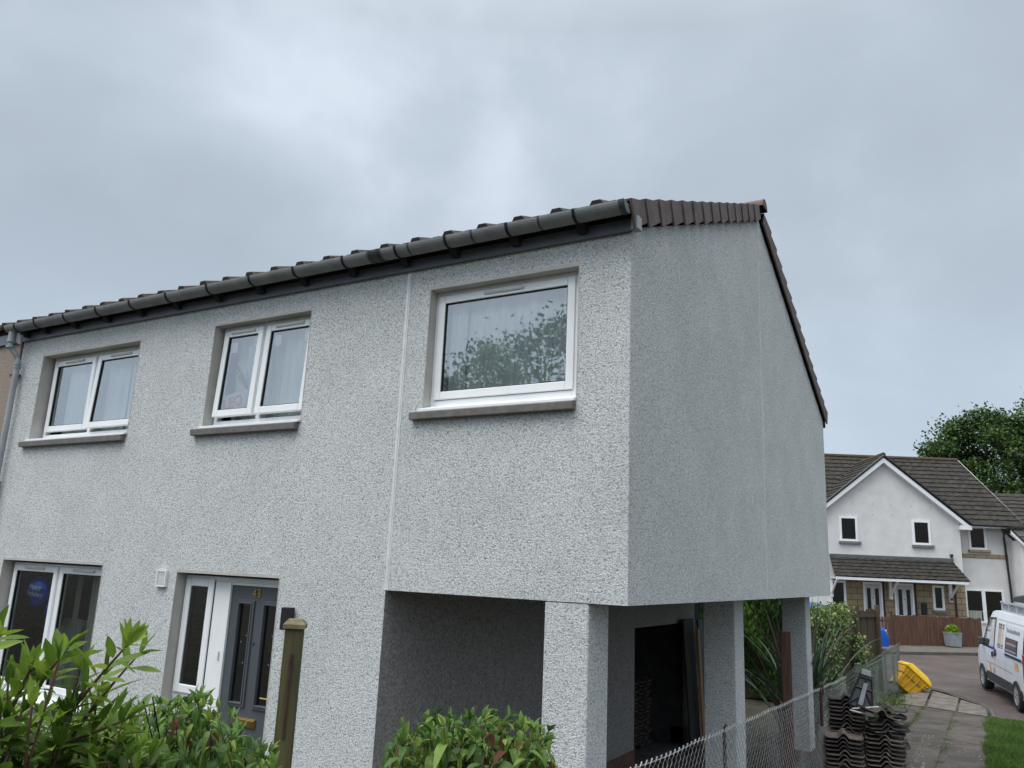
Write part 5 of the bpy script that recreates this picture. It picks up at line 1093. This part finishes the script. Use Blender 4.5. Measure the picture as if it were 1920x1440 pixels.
# tipped yellow grit bin
gb = empty('grit_bin', (.30, 17.55, .30), radians(28), 'tipped-over yellow plastic grit bin with a ribbed body beside the road', 'grit bin')
gb.scale = (.84, .84, .84)
TB = Matrix.Rotation(radians(42), 4, 'Y')
q = MB()
def ringbox(mb, secs, M):
    vs = [tuple(M @ Vector((sx * a, sy * b_, z))) for a, b_, z in secs for sx, sy in ((-1, -1), (1, -1), (1, 1), (-1, 1))]
    mb.add(vs, [(4 * j + i, 4 * j + (i + 1) % 4, 4 * j + 4 + (i + 1) % 4, 4 * j + 4 + i) for j in range(len(secs) - 1) for i in range(4)] + [(3, 2, 1, 0), tuple(range(4 * len(secs) - 4, 4 * len(secs)))])
ringbox(q, [(.30, .21, -.35), (.36, .25, .0), (.42, .29, .18)], TB)
for x in (-.24, -.08, .08, .24):
    for sgn in (-1, 1): q.add([tuple(TB @ Vector(p)) for p in ((x - .02, sgn * .215, -.34), (x + .02, sgn * .215, -.34), (x * 1.25 + .02, sgn * .30, .16), (x * 1.25 - .02, sgn * .30, .16), (x - .02, sgn * .222, -.34), (x + .02, sgn * .222, -.34), (x * 1.25 + .02, sgn * .307, .16), (x * 1.25 - .02, sgn * .307, .16))], [(4, 5, 6, 7), (0, 4, 7, 3), (1, 2, 6, 5), (0, 1, 5, 4), (3, 7, 6, 2)])
q.build('bin_body', 'yellow', gb, bevel=.02)
q = MB(); ringbox(q, [(.45, .32, .185), (.45, .32, .23), (.40, .28, .31), (.28, .20, .38), (.12, .09, .41)], TB); q.build('bin_lid', 'yellowlid', gb, bevel=.025)
q = MB(); ringbox(q, [(.372, .262, -.02), (.372, .262, -.005)], TB); q.build('dark_seam', 'vangrey', gb)

# ------------------------------------------------------------------ vehicles
def body_side(hw, z, zw, zt, tum): return hw - (tum * max(0, (z - zw) / (zt - zw)) ** 1.4) - .03 * max(0, (.55 - z) / .3)
def vehicle_body(par, mt, prof, hw, zw, zt, tum, zlow, nose):
    q = MB(); nl = 9; vs = []
    for x, top in prof:
        k = nose(x)
        ring = [(x, (body_side(hw, zlow + (top - zlow) * j / (nl - 1) * 1.0, zw, zt, tum) - (.05 if j == nl - 1 else 0)) * k, zlow + (top - zlow - (0.0 if j == nl - 1 else .03 * j / nl)) * j / (nl - 1)) for j in range(nl)]
        ring = ring + [(x, 0, top + .03)] + [(x, -y, z) for _, y, z in reversed(ring)]
        vs += ring
    n = 2 * nl + 1; m_ = len(prof)
    q.add(vs, [(j * n + i, j * n + i + 1, (j + 1) * n + i + 1, (j + 1) * n + i) for j in range(m_ - 1) for i in range(n - 1)] + [tuple(range(n)), tuple((m_ - 1) * n + i for i in reversed(range(n)))])
    return q.build('body', mt, par, fix=True, bevel=.012)
def side_panel(name, mt, par, pts, hw, zw, zt, tum, off, sub=1, sgn=1):
    q = MB(); f = lambda x, z: (x, sgn * (body_side(hw, z, zw, zt, tum) + off), z)
    if len(pts) == 4 and sub > 1:
        A_, B_, C_, D_ = pts; vs = []
        for j in range(sub + 1):
            t = j / sub
            for i in range(sub + 1):
                s_ = i / sub; x = (A_[0] * (1 - s_) + B_[0] * s_) * (1 - t) + (D_[0] * (1 - s_) + C_[0] * s_) * t; z = (A_[1] * (1 - s_) + B_[1] * s_) * (1 - t) + (D_[1] * (1 - s_) + C_[1] * s_) * t; vs.append(f(x, z))
        q.add(vs, [(j * (sub + 1) + i, j * (sub + 1) + i + 1, (j + 1) * (sub + 1) + i + 1, (j + 1) * (sub + 1) + i) for j in range(sub) for i in range(sub)])
    else: q.add([f(x, z) for x, z in pts], [tuple(range(len(pts)))])
    return q.build(name, mt, par)
def wheel(par, x, y, r, wd=.2):
    o = empty('wheel', (x, y, r)); o.parent = par; RXm = Matrix.Rotation(radians(90), 4, 'X'); s_ = 1 if y > 0 else -1
    t_ = MB(); t_.lathe([(r * .62, -wd / 2), (r * .93, -wd / 2), (r, -wd * .3), (r, wd * .3), (r * .93, wd / 2), (r * .62, wd / 2)], n=28, M=RXm); t_.build('tyre', 'tyre', o)
    m_ = MB(); m_.lathe([(r * .64, -s_ * wd * .5), (r * .58, -s_ * wd * .42), (r * .56, -s_ * wd * .2), (0, -s_ * wd * .2)], n=24, M=RXm)
    for k in range(7):
        R_ = Matrix.Rotation(2 * pi * k / 7, 4, 'Y'); m_.box(-.03, .03, s_ * wd * .24 if s_ > 0 else -wd * .46, wd * .46 if s_ > 0 else -wd * .24, .04, r * .6, R_)
    m_.build('rim', 'alloy', o)
rw, fwp = Vector((2.62, 16.05, 0)), Vector((1.98, 19.1, .08)); vd = (fwp - rw); hdg = atan2(vd.y, vd.x)
# wheels are on the van's left side: the body axis lies 0.86 m to the right
lat = Vector((-sin(hdg), cos(hdg), 0)) * -.84
org = rw + lat - Vector((cos(hdg), sin(hdg), 0)) * .78
van = empty('van', (org.x, org.y, .0), hdg, 'white panel van with a loaded roof rack parked on the paved road', 'van'); van.rotation_euler = (0, -atan2(.08, 3.1), hdg)
HW, ZW, ZT, TUM = .95, .95, 1.95, .15
nose = lambda x: 1 - .10 * max(0, (x - 3.9) / .9) ** 2 - .012 * max(0, (.25 - x) / .25)
vehicle_body(van, 'vanwhite', [(0, 1.84), (.06, 1.93), (.4, 1.96), (3.0, 1.97), (3.25, 1.93), (3.6, 1.66), (3.95, 1.36), (4.15, 1.17), (4.6, .98), (4.75, .72), (4.78, .5)], HW, ZW, ZT, TUM, .28, nose)
V = (HW, ZW, ZT, TUM)
side_panel('side_window', 'fglass', van, [(2.62, 1.12), (3.72, 1.12), (3.25, 1.74), (2.66, 1.78)], *V, .006, 4)
side_panel('lower_cladding', 'vangrey', van, [(1.12, .30), (3.45, .30), (3.45, .52), (1.12, .52)], *V, .012, 3)
side_panel('rail', 'black', van, [(.22, 1.06), (1.60, 1.06), (1.60, 1.11), (.22, 1.11)], *V, .014, 3)
side_panel('rear_pillar_trim', 'vangrey', van, [(.0, .62), (.13, .62), (.20, 1.88), (.05, 1.88)], *V, .010, 6)
side_panel('front_window_trim', 'black', van, [(2.58, 1.08), (3.80, 1.08), (3.30, 1.79), (2.62, 1.83)], *V, .003, 4)
for (x, z0, z1) in ((1.62, .55, 1.80), (2.56, .55, 1.83), (3.5, .45, 1.1)): side_panel('door_seam', 'black', van, [(x, z0), (x + .010, z0), (x + .010, z1), (x, z1)], *V, .004, 4)
side_panel('swage', 'signgr', van, [(.2, 1.80), (2.5, 1.80), (2.5, 1.81), (.2, 1.81)], *V, .003, 3); side_panel('swage', 'signgr', van, [(1.0, .73), (3.4, .73), (3.4, .745), (1.0, .745)], *V, .003, 3)
side_panel('door_handle', 'black', van, [(2.36, .98), (2.54, .92), (2.54, 1.06), (2.40, 1.14)], *V, .02, 2); side_panel('door_handle', 'black', van, [(2.62, .94), (2.80, .88), (2.80, 1.0), (2.64, 1.06)], *V, .02, 2)
for zz in ((1.68, 1.715), (1.62, 1.64), (1.225, 1.25), (1.175, 1.195)):
    for xx in ((2.30, 2.40), (2.14, 2.26), (1.93, 2.06)): side_panel('sign_bar', 'signbk', van, [(xx[0] - .1, zz[0]), (xx[1] - .1, zz[0]), (xx[1] - .1, zz[1]), (xx[0] - .1, zz[1])], *V, .005, 1)
for xx in (2.26, 2.16, 2.06, 1.90): side_panel('sign_stroke', 'signor' if xx < 2.2 else 'signgr', van, [(xx - .02, 1.19), (xx + .018, 1.19), (xx + .018, 1.70), (xx - .02, 1.70)], *V, .0035, 2)
random.seed(77)
for i in range(11): x = 1.55 - i * .095; h = ru(.05, .10); side_panel('sign_letter', 'signgr', van, [(x - .05, 1.58), (x, 1.58), (x, 1.58 + h), (x - .05, 1.58 + h)], *V, .005)
side_panel('sign_panel', 'signbk', van, [(.62, 1.14), (1.62, 1.14), (1.62, 1.46), (.62, 1.46)], *V, .004, 3)
side_panel('sign_picture', 'signbr', van, [(.68, 1.39), (1.58, 1.39), (1.58, 1.44), (.68, 1.44)], *V, .008, 2); side_panel('sign_picture', 'signgr', van, [(.72, 1.31), (1.52, 1.31), (1.52, 1.37), (.72, 1.37)], *V, .008, 2); side_panel('sign_picture', 'signbr', van, [(.68, 1.25), (1.58, 1.25), (1.58, 1.29), (.68, 1.29)], *V, .008, 2); side_panel('sign_picture', 'signgr', van, [(.7, 1.17), (1.56, 1.17), (1.56, 1.22), (.7, 1.22)], *V, .008, 2)
side_panel('sticker', 'signor', van, [(.52, .84), (.80, .84), (.80, 1.0), (.52, 1.0)], *V, .005, 1); side_panel('sticker', 'signor', van, [(2.66, .54), (2.82, .54), (2.82, .66), (2.66, .66)], *V, .005, 1); side_panel('sticker', 'signor', van, [(3.0, .52), (3.14, .52), (3.14, .72), (3.0, .72)], *V, .005, 1)
for wx in (.78, 3.90):
    for sg_ in (1, -1):
        a = MB(); pts = [(wx + .42 * cos(t), sg_ * (HW + .006 - .015), .31 + .42 * sin(t)) for t in [pi * i / 14 - .05 for i in range(15)]]; a.add(pts, [tuple(range(15))]); a.build('wheel_arch', 'black', van)
        wheel(van, wx, sg_ * .87, .315, .21)
q = MB(); q.box(-.10, .03, -.93, .93, .30, .62); q.build('bumper', 'vangrey', van, bevel=.03)
for sg_ in (1, -1):
    q = MB(); q.prism([(-.035, .66), (.10, .66), (.13, 1.24), (.0, 1.24)], 1, sg_ * .80, sg_ * (HW + .012)); lo = q.build('tail_lamp', 'redlens', van, bevel=.015)
    q = MB(); q.box(-.045, -.034, sg_ * .83, sg_ * .92, .86, .98); q.build('lamp_lens', 'clearlens', lo)
q = MB(); q.box(-.022, -.004, -.72, -.04, 1.16, 1.72); q.box(-.022, -.004, .04, .72, 1.16, 1.72); q.build('rear_window', 'fglass', van)
q = MB(); q.box(-.03, .0, -.05, .05, 1.80, 1.86); q.box(-.03, -.005, -.22, .22, .74, .86); q.build('rear_trim', 'vangrey', van)
mi = MB(); mi.box(3.58, 3.67, .93, 1.06, 1.10, 1.28); mi.build('wing_mirror', 'vangrey', van, bevel=.03)
rk = empty('roof_rack', (0, 0, 0)); rk.parent = van
q = MB(); q.box(.25, 3.0, .60, .64, 2.16, 2.20); q.box(.25, 3.0, -.64, -.60, 2.16, 2.20)
for x in (.3, .95, 1.6, 2.25, 2.9): q.box(x - .02, x + .02, .60, .64, 1.98, 2.16); q.box(x - .02, x + .02, -.64, -.60, 1.98, 2.16); q.box(x - .02, x + .02, -.60, .60, 2.04, 2.07)
q.build('rail', 'alu', rk)
q = MB(); q.box(.3, 2.9, .585, .598, 2.0, 2.14); q.build('side_panel', 'signgr', rk)
q = MB(); q.prism([(.2, 2.21), (3.0, 2.21), (2.7, 2.33), (1.6, 2.42), (.3, 2.42), (.12, 2.30)], 1, -.42, .42); ob = q.build('roof_box', 'vangrey', bevel=.04, fix=True); ob.matrix_world = Matrix.Translation(van.location) @ van.rotation_euler.to_matrix().to_4x4(); tag(ob, 'long dark low load strapped on the roof rack of the white van', 'roof box')

car = empty('car', (-3.95, 24.3, .27), radians(26), 'blue hatchback car partly hidden behind the ivy and old fence', 'car')
vehicle_body(car, 'bluecar', [(-.95, .85), (-.9, 1.1), (-.5, 1.5), (.1, 1.57), (1.0, 1.54), (1.35, 1.38), (1.9, 1.06), (2.5, .98), (3.0, .84), (3.12, .6)], .86, .85, 1.55, .20, .26, lambda x: 1 - .14 * max(0, (x - 2.3) / .8) ** 2)
side_panel('side_window', 'fglass', car, [(-.45, .98), (1.75, .98), (1.2, 1.40), (-.35, 1.42)], .86, .85, 1.55, .20, .008, 3, -1)
q = MB(); q.add([(1.25, -.62, 1.46), (1.25, .62, 1.46), (1.93, .70, 1.09), (1.93, -.70, 1.09)], [(0, 1, 2, 3)]); q.build('windscreen', 'glass', car)
q = MB(); q.box(3.02, 3.14, -.70, .70, .30, .58); q.build('bumper', 'vangrey', car, bevel=.03)
for sg_ in (1, -1): q = MB(); q.box(2.86, 3.07, sg_ * .48, sg_ * .72, .68, .80); q.build('headlight', 'clearlens', car, bevel=.02)
for wx in (0, 2.35):
    for sg_ in (1, -1): wheel(car, wx, sg_ * .78, .31, .19)

# ------------------------------------------------------------------ trees
def tree(name, lab, cat, loc, H, R, n, seed, mt='treeleaf', ls=(.16, .32), trunk=.3, lo=.25, clumps=46, flat=1.0, group=None):
    random.seed(seed); o = empty(name, loc, 0, lab, cat, group); c = MB(); t_ = MB()
    t_.tube([(0, 0, 0), (.05, 0, H * .3), (0, .1, H * .62), (.1, 0, H * .88)], [trunk, trunk * .75, trunk * .4, .04], 8)
    cl = []
    for i in range(clumps):
        a = ru(0, 2 * pi); h = lo + (1 - lo) * (rnd() ** .8); env = sin(pi * min(1, max(.04, (1.02 - (h - lo) / (1 - lo)) * .93 + .03)) ** 1.0) ** .55
        rr = R * env * sqrt(ru(.25, 1.05)); p = Vector((cos(a) * rr, sin(a) * rr * flat, H * h)); cl.append((p, ru(.11, .24) * R * (1.15 - .45 * (h - lo)), ru(-.25, .25)))
        if i < 26: b0 = Vector((0, 0, H * max(.2, h * .62))); t_.tube([b0, b0.lerp(p, .5) + rvec(.15), p], [trunk * .32, trunk * .18, .02], 5, cap=False)
    for i in range(n):
        p, r, tn = random.choice(cl); v = rvec(.55); q = p + Vector((v.x, v.y, v.z * .75)) * r * 1.25
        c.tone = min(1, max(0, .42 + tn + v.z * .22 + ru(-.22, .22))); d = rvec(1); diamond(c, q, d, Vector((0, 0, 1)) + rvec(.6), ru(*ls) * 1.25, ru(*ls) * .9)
    c.build('crown', mt, o); t_.build('trunk', 'bark', o); return o
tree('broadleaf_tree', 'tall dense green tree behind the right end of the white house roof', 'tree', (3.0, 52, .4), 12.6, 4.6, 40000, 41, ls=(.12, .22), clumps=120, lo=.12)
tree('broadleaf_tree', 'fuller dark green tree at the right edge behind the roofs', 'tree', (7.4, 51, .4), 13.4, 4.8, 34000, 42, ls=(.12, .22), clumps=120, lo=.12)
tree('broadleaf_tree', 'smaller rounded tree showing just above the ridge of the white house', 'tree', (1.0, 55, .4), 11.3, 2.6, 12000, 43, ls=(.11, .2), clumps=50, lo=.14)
random.seed(50)
ct = empty('conifer_tree', (5.7, 46, .4), 0, 'dark conifer with spiky tiered branches at the right edge', 'tree'); c = MB(); t_ = MB(); t_.tube([(0, 0, 0), (0, 0, 13.6)], [.25, .03], 7)
for k in range(34):
    h = 4 + 9.5 * k / 33; ln = 2.9 * (1 - (h - 3.5) / 10.4) + .3
    for j in range(7):
        a = ru(0, 2 * pi); e_ = Vector((cos(a), sin(a), ru(-.25, .12))) * ln * ru(.7, 1.1); t_.tube([(0, 0, h), tuple(Vector((0, 0, h)) + e_)], [.03, .008], 4, cap=False)
        for i in range(20): f = ru(.2, 1.05); c.tone = rnd(); diamond(c, Vector((0, 0, h)) + e_ * f, e_.normalized() + rvec(.4), Vector((0, 0, 1)) + rvec(.3), ru(.25, .45), .14)
c.build('crown', 'needle', ct); t_.build('trunk', 'bark', ct)
# garden trees on the near side of the street (the upstairs panes mirror them)
tree('broadleaf_tree', 'garden tree behind the viewer mirrored low in the large upstairs pane', 'tree', (-9.5, -18, 1.5), 9.0, 3.9, 16000, 61, ls=(.09, .16), clumps=60)
tree('broadleaf_tree', 'loose tree behind the viewer mirrored at the left of the large upstairs pane', 'tree', (-14.5, -16.5, 1.2), 7.6, 3.6, 14000, 62, ls=(.09, .16), clumps=60)
tree('broadleaf_tree', 'overhanging tree behind the viewer mirrored at the right of the large upstairs pane', 'tree', (-3.3, -12.4, 1.2), 10.3, 2.0, 11000, 63, ls=(.07, .12), clumps=46, lo=.4)
